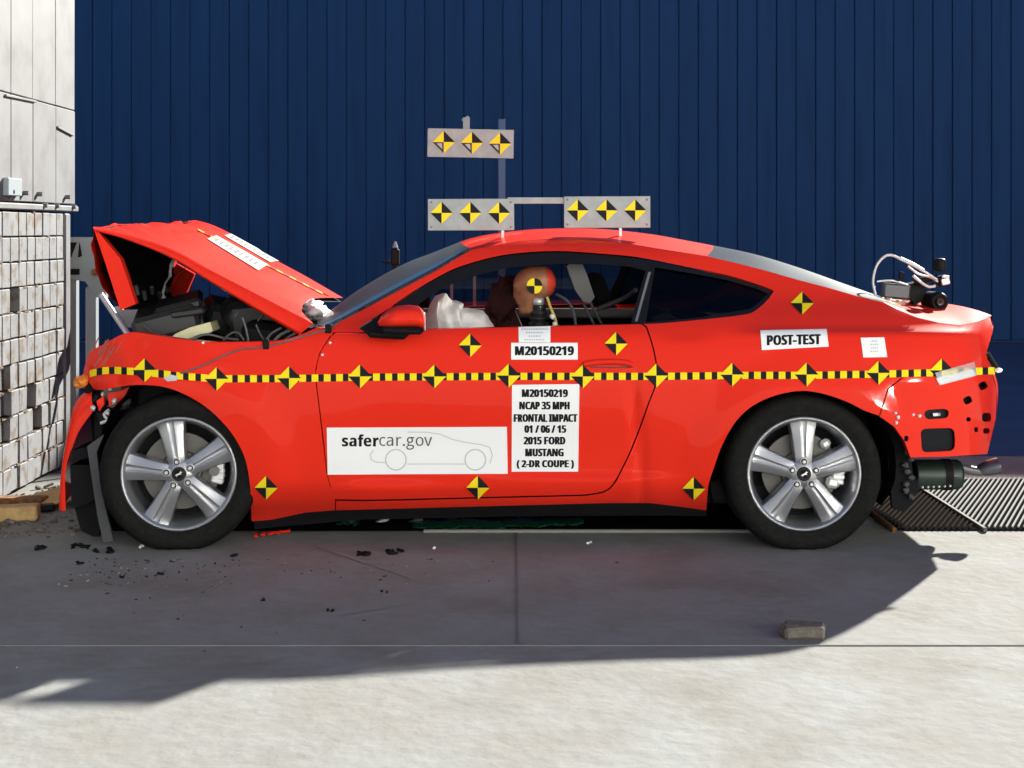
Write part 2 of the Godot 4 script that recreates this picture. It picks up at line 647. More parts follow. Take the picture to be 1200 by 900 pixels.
func make_materials():
	var concrete := concrete_tex(1024)
	var grit := noise_tex(512, 0.05, 8, [[0.0, 0, 0, 0], [1.0, 1, 1, 1]], 4)
	var blot := noise_tex(512, 0.008, 21, [[0.0, 0.86, 0.84, 0.81], [0.36, 0.96, 0.955, 0.945], [0.52, 1, 1, 1], [1.0, 1, 1, 1]], 4)
	M.concrete = textured(concrete, 0.45, 0.88, grit, 0.25)
	M.concrete.metallic_specular = 0.15
	var dm := blot
	M.concrete.detail_enabled = true
	M.concrete.detail_albedo = dm
	M.concrete.detail_blend_mode = BaseMaterial3D.BLEND_MODE_MUL
	M.concrete.detail_uv_layer = BaseMaterial3D.DETAIL_UV_1
	M.shade_strip = textured(noise_tex(512, 0.01, 31, [[0.0, 0.022, 0.06, 0.15], [1.0, 0.04, 0.10, 0.22]], 5), 0.15, 0.8)  # the wall's blue shade over the far ground, put into the colour
	M.pale_mark = paint(0.255, 0.25, 0.235, 0.9)  # pale colour of the light streaks painted on the floor
	M.debris = paint(1, 1, 1, 0.8)
	M.joint = paint(0.17, 0.168, 0.16, 1.0)
	M.navy = textured(noise_tex(512, 0.012, 40, [[0.0, 0.70, 0.72, 0.76], [0.4, 0.92, 0.92, 0.93], [1.0, 1.12, 1.12, 1.10]], 5), 0.35, 0.6)
	M.navy.uv1_scale = Vector3(0.9, 0.07, 0.9)
	M.navy.albedo_color = lin(0.0078, 0.037, 0.118)
	M.navy.metallic_specular = 0.2
	M.white_block = textured(noise_tex(512, 0.012, 50, [[0.0, 0.09, 0.05, 0.026], [0.26, 0.115, 0.095, 0.08], [0.36, 0.145, 0.150, 0.162], [1.0, 0.190, 0.196, 0.210]], 5), 1.2, 0.7, grit, 0.08)
	M.white_plate = textured(noise_tex(512, 0.012, 51, [[0.0, 0.078, 0.078, 0.082], [0.35, 0.108, 0.110, 0.119], [0.55, 0.124, 0.127, 0.137], [1.0, 0.142, 0.146, 0.155]], 5), 0.5, 0.6)
	M.rust = textured(noise_tex(256, 0.03, 52, [[0.0, 0.05, 0.02, 0.008], [0.5, 0.20, 0.085, 0.03], [1.0, 0.36, 0.19, 0.08]], 4), 3.0, 0.9)
	M.barrier_core = paint(0.16, 0.11, 0.075, 0.9)
	M.steel = paint(0.21, 0.245, 0.27, 0.5, 0.0)
	M.glass_wall = paint(0.95, 0.96, 0.96, 0.07, 1.0)
	M.mullion = paint(0.2, 0.2, 0.21, 0.5)
	M.red = paint(0.76, 0.028, 0.012, 0.55, 0.0, 0.5)
	M.red.metallic_specular = 0.12
	M.red.vertex_color_use_as_albedo = false
	M.black = paint(0.009, 0.009, 0.010, 0.55)
	M.black.metallic_specular = 0.2
	M.black_soft = paint(0.012, 0.012, 0.014, 0.75)
	M.black_soft.metallic_specular = 0.15
	M.liner = paint(0.05, 0.052, 0.058, 0.7)
	M.gloss_black = paint(0.012, 0.012, 0.014, 0.4)
	M.gloss_black.metallic_specular = 0.3
	M.interior = paint(0.014, 0.0138, 0.015, 0.85)
	M.interior.metallic_specular = 0.2
	M.maroon = paint(0.05, 0.010, 0.010, 0.85)
	M.tyre = textured(noise_tex(256, 0.03, 60, [[0.0, 0.006, 0.006, 0.006], [0.6, 0.011, 0.011, 0.0108], [1.0, 0.022, 0.0215, 0.020]], 4), 4.0, 0.7)
	M.tyre.metallic_specular = 0.2
	M.alloy = paint(0.52, 0.53, 0.545, 0.28, 0.85)
	M.steel_dark = paint(0.14, 0.14, 0.14, 0.55, 0.6)
	M.disc = paint(0.09, 0.085, 0.08, 0.5, 0.4)
	M.bright = paint(0.75, 0.75, 0.75, 0.35, 0.5)
	M.white_paper = paint(0.84, 0.85, 0.85, 0.6)
	M.label_paper = paint(0.34, 0.34, 0.34, 0.7)
	M.label_ink = paint(0.09, 0.09, 0.10, 0.8)
	M.print_black = paint(0.015, 0.015, 0.018, 0.7)
	M.print_black.metallic_specular = 0.15
	M.print_grey = paint(0.50, 0.54, 0.56, 0.6)
	M.print_gloss = paint(1, 1, 1, 0.6)
	M.print_gloss.metallic_specular = 0.15
	M.board = textured(noise_tex(256, 0.02, 70, [[0.0, 0.26, 0.285, 0.285], [1.0, 0.35, 0.375, 0.38]], 4), 2.0, 0.5)
	M.green = paint(0.012, 0.075, 0.045, 0.5)
	M.green_dark = paint(0.006, 0.018, 0.013, 0.5)
	M.cloth = textured(noise_tex(256, 0.02, 72, [[0.0, 0.66, 0.61, 0.59], [1.0, 0.82, 0.79, 0.77]], 4), 5.0, 0.9)
	M.cream = paint(0.72, 0.68, 0.42, 0.6)
	M.flesh = textured(noise_tex(256, 0.02, 73, [[0.0, 0.27, 0.105, 0.052], [1.0, 0.37, 0.155, 0.08]], 3), 4.0, 0.6)
	M.red_cap = paint(0.55, 0.04, 0.02, 0.5)
	M.wood = textured(noise_tex(256, 0.02, 74, [[0.0, 0.34, 0.22, 0.09], [1.0, 0.55, 0.38, 0.16]], 4), 4.0, 0.8)
	M.rubble = textured(noise_tex(256, 0.03, 75, [[0.0, 0.09, 0.08, 0.066], [1.0, 0.22, 0.19, 0.155]], 4), 4.0, 0.9)
	M.blue_reflection = paint(0.08, 0.22, 0.38, 0.3)  # blue reflection along the windscreen's edge, painted as a strip
	M.grate = paint(0.09, 0.092, 0.088, 0.85)
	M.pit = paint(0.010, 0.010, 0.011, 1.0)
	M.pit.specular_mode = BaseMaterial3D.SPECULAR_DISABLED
	M.shaded_grate = paint(0.03, 0.024, 0.02, 0.9)  # bars under the tail: the car's shade is put into this colour
	M.shaded_grate.metallic_specular = 0.0
	M.cable = paint(0.62, 0.62, 0.60, 0.5)
	M.orange = paint(0.7, 0.22, 0.03, 0.5)
	M.glass = StandardMaterial3D.new()
	M.glass.transparency = BaseMaterial3D.TRANSPARENCY_ALPHA
	M.glass.albedo_color = Color(0.50, 0.55, 0.55, 0.55)
	M.glass.roughness = 0.3
	M.rear_glass = M.glass.duplicate()
	M.rear_glass.albedo_color = Color(0.24, 0.31, 0.36, 0.58)
	M.tint = StandardMaterial3D.new()
	M.tint.transparency = BaseMaterial3D.TRANSPARENCY_ALPHA
	M.tint.albedo_color = Color(0.01, 0.012, 0.018, 0.95)
	M.tint.metallic_specular = 0.3
	M.smoked = StandardMaterial3D.new()
	M.smoked.transparency = BaseMaterial3D.TRANSPARENCY_ALPHA
	M.smoked.albedo_color = Color(0.02, 0.025, 0.035, 0.68)
	M.smoked.roughness = 0.04
	M.tint.roughness = 0.04
	M.lens = StandardMaterial3D.new()
	M.lens.transparency = BaseMaterial3D.TRANSPARENCY_ALPHA
	M.lens.albedo_color = Color(0.9, 0.92, 0.93, 0.35)
	M.lens.roughness = 0.15

func make_ground():
	var b := MB.new()
	var s := 300.0
	b.quad(Vector3(-s, 0, -s), Vector3(s, 0, -s), Vector3(s, 0, s), Vector3(-s, 0, s))
	struct("ground", b, M.concrete)
	b = MB.new()
	b.quad(Vector3(-14, 0.004, -11.1), Vector3(26, 0.004, -11.1), Vector3(26, 0.004, -2.52), Vector3(-14, 0.004, -2.52))  # far ground sheet, coloured as it looks in the wall's shade
	struct("shade_strip", b, M.shade_strip)
	b = MB.new()
	b.box(Vector3(3, 0.001, 1.35), Vector3(30, 0.006, 0.004))
	b.box(Vector3(0.02, 0.0012, 0.48), Vector3(0.004, 0.0064, 1.72))
	struct("pavement_joint", b, M.joint)
	# streaks of thrown-back light, painted as thin pale sheets on the floor
	for q in [[352, 634, 500, 684, 0.016], [398, 722, 498, 704, 0.012], [232, 700, 285, 668, 0.008], [520, 664, 560, 655, 0.006]]:
		var ends := []
		for e in 2:
			ends.append(at(q[2 * e], q[2 * e + 1], 6.0 - 1.373 * FOCAL / (q[2 * e + 1] - 268.0)) * Vector3(1, 0, 1))
		var side: Vector3 = (ends[1] - ends[0]).cross(Vector3.UP).normalized() * q[4]
		b = MB.new()
		var left := []
		var right := []
		for k in 13:
			var t := k / 12.0
			var wv := sin(PI * clampf(t, 0.02, 0.98)) * rng.randf_range(0.5, 1.0)
			left.append(ends[0].lerp(ends[1], t) + side * wv + Vector3(0, 0.003, 0))
			right.append(ends[0].lerp(ends[1], t) - side * wv * rng.randf_range(0.4, 1.0) + Vector3(0, 0.003, 0))
		for k in 12:
			b.quad(left[k], left[k + 1], right[k + 1], right[k])
		struct("painted_light_streak", b, M.pale_mark)
	# the pit of the tow track under the car, with its steel kerb
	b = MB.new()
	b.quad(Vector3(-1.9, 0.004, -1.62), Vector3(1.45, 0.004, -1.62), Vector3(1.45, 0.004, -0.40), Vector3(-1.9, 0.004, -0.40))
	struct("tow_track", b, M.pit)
	b = MB.new()
	b.box(Vector3(0.35, 0.007, -0.385), Vector3(1.5, 0.014, 0.022), Basis.IDENTITY, 0.003)
	struct("track_edge", b, paint(0.20, 0.20, 0.19, 0.7))

	# floor grates behind the car
	for g in 2:
		var x0: float = [1.74, 2.15][g]
		var x1: float = [2.115, 4.4][g]
		var t := thing("floor_grate", Vector3((x0 + x1) / 2, 0, -1.06), ["narrow dark floor grate half under the car's tail, left of the light kerb bar", "wide steel floor grate of slanting bars lying in the sun behind the car's tail"][g], "grate", "steel floor grates")
		var pit := MB.new()
		pit.box(Vector3((x0 + x1) / 2, 0.002, -1.065), Vector3(x1 - x0, 0.010, 1.29))
		part("pit", pit, M.pit, t)
		var fr := MB.new()
		fr.box(Vector3(x0 - 0.012, 0.011, -1.065), Vector3(0.022, 0.022, 1.36), Basis.IDENTITY, 0.004)
		part("frame_bar", fr, M.grate if g else M.rust, t)
		var sp := 0.027
		var cnt := int((x1 - x0 + 0.55) / sp)
		for i in cnt:
			var xa := x0 - 0.55 + i * sp
			# bars run slantwise from the near edge to the far one
			var a := Vector3(xa, 0.014, -0.43)
			var d := Vector3(xa + 0.60, 0.014, -1.70)
			if a.x < x0: a = a.lerp(d, (x0 - a.x) / 0.60)
			if d.x > x1: d = a.lerp(d, (x1 - a.x) / (d.x - a.x))
			if a.distance_to(d) < 0.06 or a.x >= x1: continue
			var bar := MB.new()
			bar.box((a + d) / 2, Vector3(0.0085, 0.010, a.distance_to(d)), Basis.looking_at(d - a), 0.002)
			part("bar", bar, M.grate if g else M.shaded_grate, t)

func make_wall():
	var t := thing("metal_wall", Vector3(6, 0, -11.3), "tall navy blue ribbed metal wall of the hall behind the car", "wall")
	var b := MB.new()
	b.box(Vector3(6, 2.8, -11.36), Vector3(40, 5.6, 0.12))
	part("backing", b, M.navy, t)
	b = MB.new()
	b.box(Vector3(6, 5.64, -11.3), Vector3(40, 0.08, 0.3), Basis.IDENTITY, 0.01)
	part("coping", b, M.navy, t)
	var w := 0.239
	for i in 72:
		b = MB.new()
		var tone := rng.randf_range(0.93, 1.06)
		b.col = Color(tone, tone, tone)
		var x := -8.0 + (i + 0.5) * w
		var gap := rng.randf_range(0.003, 0.008)
		b.box(Vector3(x, 2.8, -11.292), Vector3(w - gap, 5.58, 0.034 + rng.randf_range(-0.005, 0.005)), Basis.IDENTITY, 0.007)
		part("panel", b, M.navy, t)
	# beyond the frame the same sheets go on, too far to the side to tell apart
	for s in [[-11.0, 6.0], [17.6, 16.8]]:
		b = MB.new()
		b.box(Vector3(s[0], 2.8, -11.27), Vector3(s[1], 5.58, 0.05))
		part("side_panel", b, M.navy, t)

func make_barrier():
	var X := -2.56
	var t := thing("crash_barrier", Vector3(X - 1.0, 0, -0.8), "white block-faced crash barrier with rust stains, left of the car", "barrier")
	var b := MB.new()
	b.box(Vector3(X - 1.07, 0.74, -0.74), Vector3(2.0, 1.44, 2.8))
	part("core", b, M.barrier_core, t)
	var rh := 0.131
	var cw := 0.122
	for r in 11:
		for k in 23:
			var z := -2.07 + (k + 0.5) * cw
			var y := 1.462 - (r + 0.5) * rh
			var mat: Material = M.white_block
			var push := rng.randf_range(-0.003, 0.003)
			if r > 4: push += rng.randf_range(-0.007, 0.005)
			# places where the facing is gone and the brown core shows
			var hole: bool = [r, k] in [[3, 6], [7, 4], [8, 3], [7, 12]]
			if hole:
				mat = M.rust
				push = -0.05
			if [r, k] in [[6, 7], [7, 7], [7, 8], [8, 7], [6, 8], [8, 8]]:
				mat = M.steel_dark
				push = -0.035
			b = MB.new()
			var tone := rng.randf_range(0.86, 1.06)
			b.col = Color(tone, tone, tone * rng.randf_range(0.98, 1.03))
			var bas := Basis.from_euler(Vector3(rng.randf_range(-1, 1), rng.randf_range(-1, 1), rng.randf_range(-1, 1)) * (0.006 if r < 5 else 0.02))
			b.box(Vector3(X - 0.035 + push, y, z), Vector3(0.07, rh - rng.randf_range(0.004, 0.010), cw - rng.randf_range(0.004, 0.010)), bas, 0.004)
			part("block", b, mat, t)
	b = MB.new()
	b.box(Vector3(X - 0.03, 0.73, -2.12), Vector3(0.08, 1.46, 0.09), Basis.IDENTITY, 0.008)
	part("corner_post", b, M.white_plate, t)
	b = MB.new()
	for k in 110:
		var row := int(11.0 * pow(rng.randf(), 0.55))
		var y := 1.462 - row * rh + rng.randf_range(-0.006, 0.006)
		var z := -2.07 + cw * rng.randi_range(0, 10) + rng.randf_range(-0.035, 0.035)
		b.blob(Vector3(X + 0.001, y, z), Vector3(0.0025, rng.randf_range(0.003, 0.009), rng.randf_range(0.008, 0.035)), k, 0.9, Basis.IDENTITY, 4)
	part("rust_spots", b, paint(0.10, 0.055, 0.026, 0.9), t).set_meta("kind", "stuff")
	# the smooth upper plates with their ledge
	b = MB.new()
	b.box(Vector3(X - 1.0, 1.488, -0.78), Vector3(2.03, 0.034, 3.04), Basis.IDENTITY, 0.006)
	part("ledge", b, M.white_plate, t)
	var edges := [-2.28, -1.93, -1.55, -1.22, -0.85, 0.0, 0.7]
	for i in edges.size() - 1:
		for k in 2:
			b = MB.new()
			var y0: float = [1.515, 2.065][k] - (0.05 * i if k == 1 else 0.0) * 0.0
			var y1: float = [2.06, 3.4][k]
			var tone := rng.randf_range(0.94, 1.04)
			b.col = Color(tone, tone, tone)
			b.box(Vector3(X - 0.05 + rng.randf_range(-0.002, 0.002), (y0 + y1) / 2, (edges[i] + edges[i + 1]) / 2), Vector3(0.1, y1 - y0, edges[i + 1] - edges[i] - 0.004), Basis.from_euler(Vector3(rng.randf_range(-0.004, 0.004), 0, 0)), 0.004)
			part("plate", b, M.white_plate, t)
	b = MB.new()
	b.box(Vector3(X - 1.1, 2.45, -0.79), Vector3(1.98, 1.88, 2.94))
	part("upper_core", b, M.white_plate, t)
	for q in [[-1.18, 1.56], [-1.4, 1.56], [-1.62, 1.56], [-2.1, 1.555], [-2.2, 1.50], [-1.7, 1.50], [-1.9, 1.50]]:
		b = MB.new()
		b.tube([Vector3(X, q[1], q[0]), Vector3(X + 0.03, q[1], q[0])], 0.013, 6)
		part("bolt", b, M.steel_dark, t)
	b = MB.new()
	b.box(Vector3(X + 0.015, 1.585, -1.2), Vector3(0.03, 0.09, 0.2), Basis.IDENTITY, 0.004)
	part("bracket_plate", b, M.steel, t)
	for s in [[2.05, -1.35, 0.45, 0.02], [1.93, -2.08, 0.28, -0.10]]:
		b = MB.new()
		b.box(Vector3(X + 0.006, s[0], s[1]), Vector3(0.012, 0.012, s[2]), Basis.from_euler(Vector3(s[3], 0, 0)), 0.002)
		part("weld_seam", b, M.steel_dark, t)

	# the grey steel frame that props the barrier's far end
	t = thing("steel_brace_frame", at(100, 500, -2.5) * Vector3(1, 0, 1), "grey steel brace frame standing beside the barrier's far end", "frame")
	b = MB.new()
	b.extrude(plan([[76, 278], [112, 278], [124, 322], [124, 350], [112, 348], [100, 330], [76, 326]], -2.42), 0.05, shift(-2.42))
	part("head_plate", b, M.steel, t)
	for q in [[[80, 284], [90, 284], [83, 302], [80, 298]], [[93, 284], [96, 300], [91, 302]], [[79, 315], [93, 315], [93, 322], [79, 322]]]:
		b = MB.new()
		b.extrude(plan(q, -2.415), 0.006, shift(-2.415))
		part("cutout", b, M.black, t)
	for q in [[78, 91, 324, 560], [102, 114, 336, 560]]:
		b = MB.new()
		var a := at(q[0], q[2], -2.48)
		var d := at(q[1], q[3], -2.48)
		b.box((a + d) / 2, Vector3(d.x - a.x, a.y - d.y, 0.07), Basis.IDENTITY, 0.006)
		part("post", b, M.steel, t)
	b = MB.new()
	b.tube([at(118, 345, -2.40), at(152, 395, -2.40), at(200, 470, -2.40)], 0.017, 8)
	part("brace", b, M.bright, t)
	b = MB.new()
	b.extrude(plan([[132, 360], [160, 356], [178, 382], [148, 384]], -2.46), 0.04, shift(-2.46))
	part("gusset", b, M.steel, t)
	b = MB.new()
	b.tube([at(111, 319, -2.44), at(111, 319, -2.36)], 0.022, 8)
	part("bolt", b, M.rust, t)

func plan(list: Array, z: float) -> PackedVector2Array:
	var o := PackedVector2Array()
	for q in list:
		var p := at(q[0], q[1], z)
		o.append(Vector2(p.x, p.y))
	return o

func shift(z: float) -> Transform3D:
	return Transform3D(Basis.IDENTITY, Vector3(0, 0, z))

# the glass-fronted building behind the viewer that throws the sun back on the car's flank
func make_facade():
	var t := thing("glass_building", Vector3(6, 0, 18), "glass-fronted building with a sloping mirror facade opposite the navy wall", "building")
	var lean := Basis.from_euler(Vector3(deg_to_rad(17.0), 0, 0))
	var b := MB.new()
	b.box(Vector3(8, 5.0, 20.0), Vector3(40, 10.0, 3.0))
	part("body", b, M.mullion, t)
	for r in 3:
		for k in 10:
			b = MB.new()
			b.box(Vector3(8, 5.6, 15.2) + lean * Vector3(-18.0 + k * 4.0, -5.25 + r * 3.5, 0), Vector3(3.92, 3.42, 0.08), lean, 0.01)
			part("window_pane", b, M.glass_wall, t)


# ------------------------------------------------------------------ the car
const OPENING := [[420, 384], [449, 365.6], [483, 342], [514, 324], [537, 313], [570, 303], [603, 297], [653, 294], [703, 297], [737, 300], [763, 304], [817, 315], [855, 323], [893, 335], [907, 341], [901, 350], [886, 363.5], [870, 369], [817, 375], [751, 380], [603, 383.5], [497, 386], [430, 391]]
const DOOR := [[430, 391], [497, 386], [603, 383.5], [751, 380], [757, 384], [765.5, 411.5], [769, 443], [758.5, 474.5], [744.5, 513], [730.5, 544.5], [713, 572.5], [685, 579.5], [540, 583], [394, 585], [388, 570], [384, 555], [377, 495], [371, 446], [371, 432], [375, 415], [384, 400], [392, 391]]
const RAIL := [[383, 384], [405, 374], [426, 363], [480, 334], [512, 317], [552, 293], [583, 287], [620, 281.5], [670, 280], [720, 283], [770, 291], [828, 300], [886, 314], [939, 329], [970, 337], [1008, 348], [1035, 354]]
const DECK := [[1035, 354], [1050, 362], [1075, 372], [1100, 378], [1125, 381], [1145, 377], [1160, 371]]
const TAIL := [[1160, 371], [1164, 381], [1163, 390], [1155, 416], [1161, 432], [1168, 457], [1167, 489], [1157, 532]]
const ARCH := [[1030, 487], [1013, 481], [993, 471], [967, 462], [940, 458], [910, 463], [883, 475], [863, 493], [847, 520], [837, 547], [830, 570], [828, 598]]

func flanks(list: Array) -> Array:
	var o := []
	for q in list:
		o.append(flank(q[0], q[1])[0])
	return o

# a skin between the near rail, the centre line and the far rail
func loft(rail: Array, cen: Array, nu: int, nv: int, power := 2.2) -> Array:
	var a := resample(rail, nu)
	var d := resample(cen, nu)
	var rows := []
	for i in nu:
		var row := PackedVector3Array()
		for j in nv + 1:
			var v := -1.0 + 2.0 * j / nv
			var s := pow(absf(v), power)
			row.append(Vector3(lerpf(d[i].x, a[i].x, s), lerpf(d[i].y, a[i].y, s), MID + v * (a[i].z - MID)))
		rows.append(row)
	return rows

func make_car():
	tab_door = make_profile([[0.0, -0.30], [0.10, -0.22], [0.16, -0.15], [0.20, -0.10], [0.28, -0.045], [0.40, -0.028], [0.55, -0.012], [0.70, 0.0], [0.80, -0.003], [0.88, -0.02], [0.93, -0.045], [0.97, -0.10], [1.05, -0.19], [1.15, -0.28], [1.25, -0.37], [1.30, -0.43], [1.34, -0.52], [1.40, -0.75], [1.6, -1.2]])
	tab_haunch = make_profile([[0.0, -0.30], [0.10, -0.22], [0.16, -0.15], [0.20, -0.10], [0.28, -0.05], [0.40, -0.028], [0.55, -0.006], [0.72, 0.004], [0.84, -0.01], [0.93, -0.04], [0.96, -0.07], [1.00, -0.13], [1.06, -0.23], [1.15, -0.32], [1.25, -0.40], [1.30, -0.45], [1.34, -0.53], [1.40, -0.75], [1.6, -1.2]])
	var car := thing("crashed_coupe", Vector3(0.1, 0, MID), "red two-door coupe with crumpled nose, buckled bonnet and crash test stickers", "car")
	var red: Material = M.red

	# skin panels
	var door := poly2(curve(DOOR.slice(0, 4)) + curve(DOOR.slice(4, 12)) + curve(DOOR.slice(12)))
	var opening := poly2(curve(OPENING.slice(0, 15)) + curve(OPENING.slice(15)))
	panel("front_fender", poly2(curve([[97, 441], [100, 427], [106, 413], [127, 400], [152, 389.5], [183, 393], [223, 399], [255, 401], [303, 400.5], [330, 399], [351, 393], [370, 385], [383, 384]]) + [[390, 389], [383, 399], [374, 414], [369.6, 432], [369.6, 446], [375.6, 495], [382.6, 555], [386.6, 570], [392.6, 586], [392.6, 598], [358, 600.5], [319, 609], [295, 611]] + curve([[294, 590], [293, 569], [288, 540], [277, 516], [261, 495], [240, 476], [213, 460.5], [187, 452.5], [152, 451.5], [115, 457], [106, 450]])), [], red, car, 0.06)
	var quarter := PackedVector2Array()
	for q in RAIL + DECK.slice(1) + TAIL.slice(1, 5) + [[1120, 434], [1060, 440], [1040, 455]] + curve(ARCH) + [[791, 593], [762, 589.5], [712, 589.5], [565, 593.4], [393.8, 598]]:
		quarter.append(Vector2(q[0], q[1]))
	quarter.append(Vector2(393.8, 560))
	quarter.append(Vector2(388, 386))
	panel("quarter_panel", quarter, [grown(door, 1.7), opening], red, car, 0.03)
	panel("door", door, [], red, car, 0.05)
	make_bumper(car)
	# dark shell behind the gaps
	var inner := PackedVector2Array()
	for q in [[150, 400], [330, 405], [385, 392]] + [[430, 398], [497, 393], [603, 391], [751, 388], [817, 382], [870, 378], [910, 352], [1030, 372], [1100, 390], [1145, 395], [1150, 520], [1075, 525], [1050, 490]] + ARCH + [[760, 585], [565, 588], [393, 590], [325, 598], [322, 560], [300, 505], [240, 465], [190, 440], [125, 440]]:
		inner.append(Vector2(q[0], q[1]))
	panel("inner_shell", inner, [], M.black, car, 0.01, 24.0, -0.045)
	# black rocker below the red sill
	panel("rocker", poly2([[297, 611], [319, 609.5], [358, 601], [393, 598.5], [565, 594], [712, 590], [762, 590], [791, 594], [828, 598.5], [828, 606], [790, 605], [600, 606], [420, 610], [330, 618], [298, 621]]), [], M.black_soft, car, 0.16, 14.0, -0.004)
	# window surround and glass
	panel("window_trim", opening, [poly2([[478, 368], [492, 354], [514, 339], [529, 332], [560, 321], [598, 312], [630, 309], [660, 307.5], [700, 308], [738, 311], [757, 316], [748, 345], [739, 379], [603, 382], [497, 384.5], [478, 384]]), poly2([[768, 312], [817, 320], [855, 327.5], [890, 338], [900, 343], [893, 350], [880, 360], [817, 371], [757, 376]])], M.gloss_black, car, 0.02, 9.0, -0.008)
	var glazing := MB.new()
	sheet(glazing, poly2([[484, 366], [492, 354], [514, 339], [529, 332], [560, 321], [598, 312], [630, 309], [660, 307.5], [700, 308], [738, 311], [757, 316], [748, 345], [739, 381], [603, 384], [497, 386], [484, 380]]), [], 20.0, -0.016)
	part("door_window", glazing.mirrored(), M.smoked, car)
	for m in 2:
		var b := MB.new()
		b.col = Color(0.5, 0.5, 0.5)
		sheet(b, poly2([[760, 318], [763, 318], [747, 376], [744, 376]]), [], 9, -0.004)
		part("pillar_strip", b.mirrored() if m else b, paint(0.35, 0.35, 0.36, 0.4), car)
	panel("quarter_window", poly2([[765, 310], [817, 318], [855, 325.5], [893, 337], [904, 342], [897, 350], [882, 362], [817, 373], [754, 378]]), [], M.tint, car, 0.004, 14.0, -0.016)

	# roof, glass, deck and tail: skins across the whole width
	var rail := flanks(RAIL)
	var b := MB.new()
	b.grid(loft(rail.slice(5, 12), line([[540, 283], [560, 277], [600, 271], [640, 268], [700, 268], [760, 274], [800, 281], [832, 287]], MID), 24, 24, 2.0))
	part("roof", b, red, car)
	var wind := loft(rail.slice(0, 6), line([[378, 372], [420, 340], [470, 311], [510, 295], [540, 283]], MID), 22, 24, 2.0)
	b = MB.new()
	b.grid(wind)
	part("windshield", b, M.glass, car)
	for s in [0, 1]:
		var strip := MB.new()
		var rubber := MB.new()
		var rows := []
		var rows2 := []
		for i in wind.size():
			var r: PackedVector3Array = wind[i]
			var a := r[r.size() - 1] if s == 0 else r[0]
			var c2 := r[r.size() - 3] if s == 0 else r[2]
			var up := Vector3(-0.004, 0.006, 0.0)
			rows.append(PackedVector3Array([a.lerp(c2, 0.16) + up, a.lerp(c2, 0.5) + up, a.lerp(c2, 0.8) + up]))
			rows2.append(PackedVector3Array([a + up * 1.5, a.lerp(c2, 0.15) + up * 1.5]))
		strip.grid(rows)
		rubber.grid(rows2)
		part("windshield_reflection", strip, M.blue_reflection, car)  # reflection laid on the glass as a coloured strip
		part("windshield_rubber", rubber, M.black, car)
	b = MB.new()
	b.grid(loft(rail.slice(11, 17), line([[832, 287], [880, 297], [930, 312], [980, 330], [1027, 347]], MID), 20, 20, 2.0))
	part("rear_window", b, M.rear_glass, car)
	b = MB.new()
	b.grid(loft(flanks(DECK), line([[1027, 347], [1045, 351], [1065, 352.5], [1095, 354.5], [1120, 357.5], [1138, 362], [1148, 366]], MID), 20, 20, 2.2))
	part("deck_lid", b, red, car)
	var tail := flanks(TAIL)
	var mid := []
	for i in tail.size():
		var p: Vector3 = tail[i]
		mid.append(Vector3(p.x + [0.02, 0.07, 0.08, 0.09, 0.10, 0.10, 0.09, 0.06][i], p.y + (0.015 if i < 2 else 0.0), MID))
	b = MB.new()
	b.grid(loft(tail, mid, 18, 22, 2.4))
	part("tail_panel", b, red, car)
	for s in [-1, 1]:
		for k in 3:
			b = MB.new()
			b.box(Vector3(2.135 - 0.02 * k, 0.86, MID + s * (0.36 + 0.11 * k)), Vector3(0.03, 0.17, 0.075), Basis.from_euler(Vector3(0, 0, 0.12)), 0.008)
			part("tail_light", b, paint(0.25, 0.01, 0.01, 0.2), car)

	make_bonnet(car)
	make_nose(car)
	make_wheel(car, Vector3(-1.422, 0.326, -0.035), deg_to_rad(28), 0.10, false)
	make_wheel(car, Vector3(1.246, 0.326, -0.035), deg_to_rad(90), 0.0, true)
	for x in [-1.422, 1.246]:
		make_wheel(car, Vector3(x, 0.326, 2 * MID + 0.035), 0.3, 0.0, true, true)
	make_cabin(car)
	make_underside(car)
	make_mirror(car)
	make_trim(car)
	make_stickers(car)

const BUMPER := [[1031, 488], [1041.5, 456], [1060.5, 441.5], [1120, 435.5], [1161, 433.5], [1168, 457], [1167, 489], [1157, 532], [1110, 535], [1067, 536], [1060, 517], [1048, 500]]
const RECESS := [[1079, 507], [1080.5, 504], [1084, 502.5], [1098, 501.8], [1112, 501.5], [1116, 502.5], [1118.5, 506], [1119.3, 515], [1119, 523], [1117.5, 526.5], [1114, 528.5], [1100, 529.3], [1085, 530], [1081.5, 528.5], [1080, 525]]
const SLOT := [[1083, 485], [1085, 481.5], [1089, 480], [1106, 479], [1110.5, 480.5], [1112, 483], [1111.5, 487], [1109.5, 489.5], [1105, 490.5], [1088, 491.5], [1084.5, 489.5]]

func rounded(q: Array) -> PackedVector2Array:
	var o := PackedVector2Array()
	for k in 14:
		var a := TAU * k / 14.0
		o.append(Vector2(q[0], q[1]) + Vector2(signf(cos(a)) * pow(absf(cos(a)), 0.6) * q[2], signf(sin(a)) * pow(absf(sin(a)), 0.6) * q[3]).rotated(q[4]))
	return o

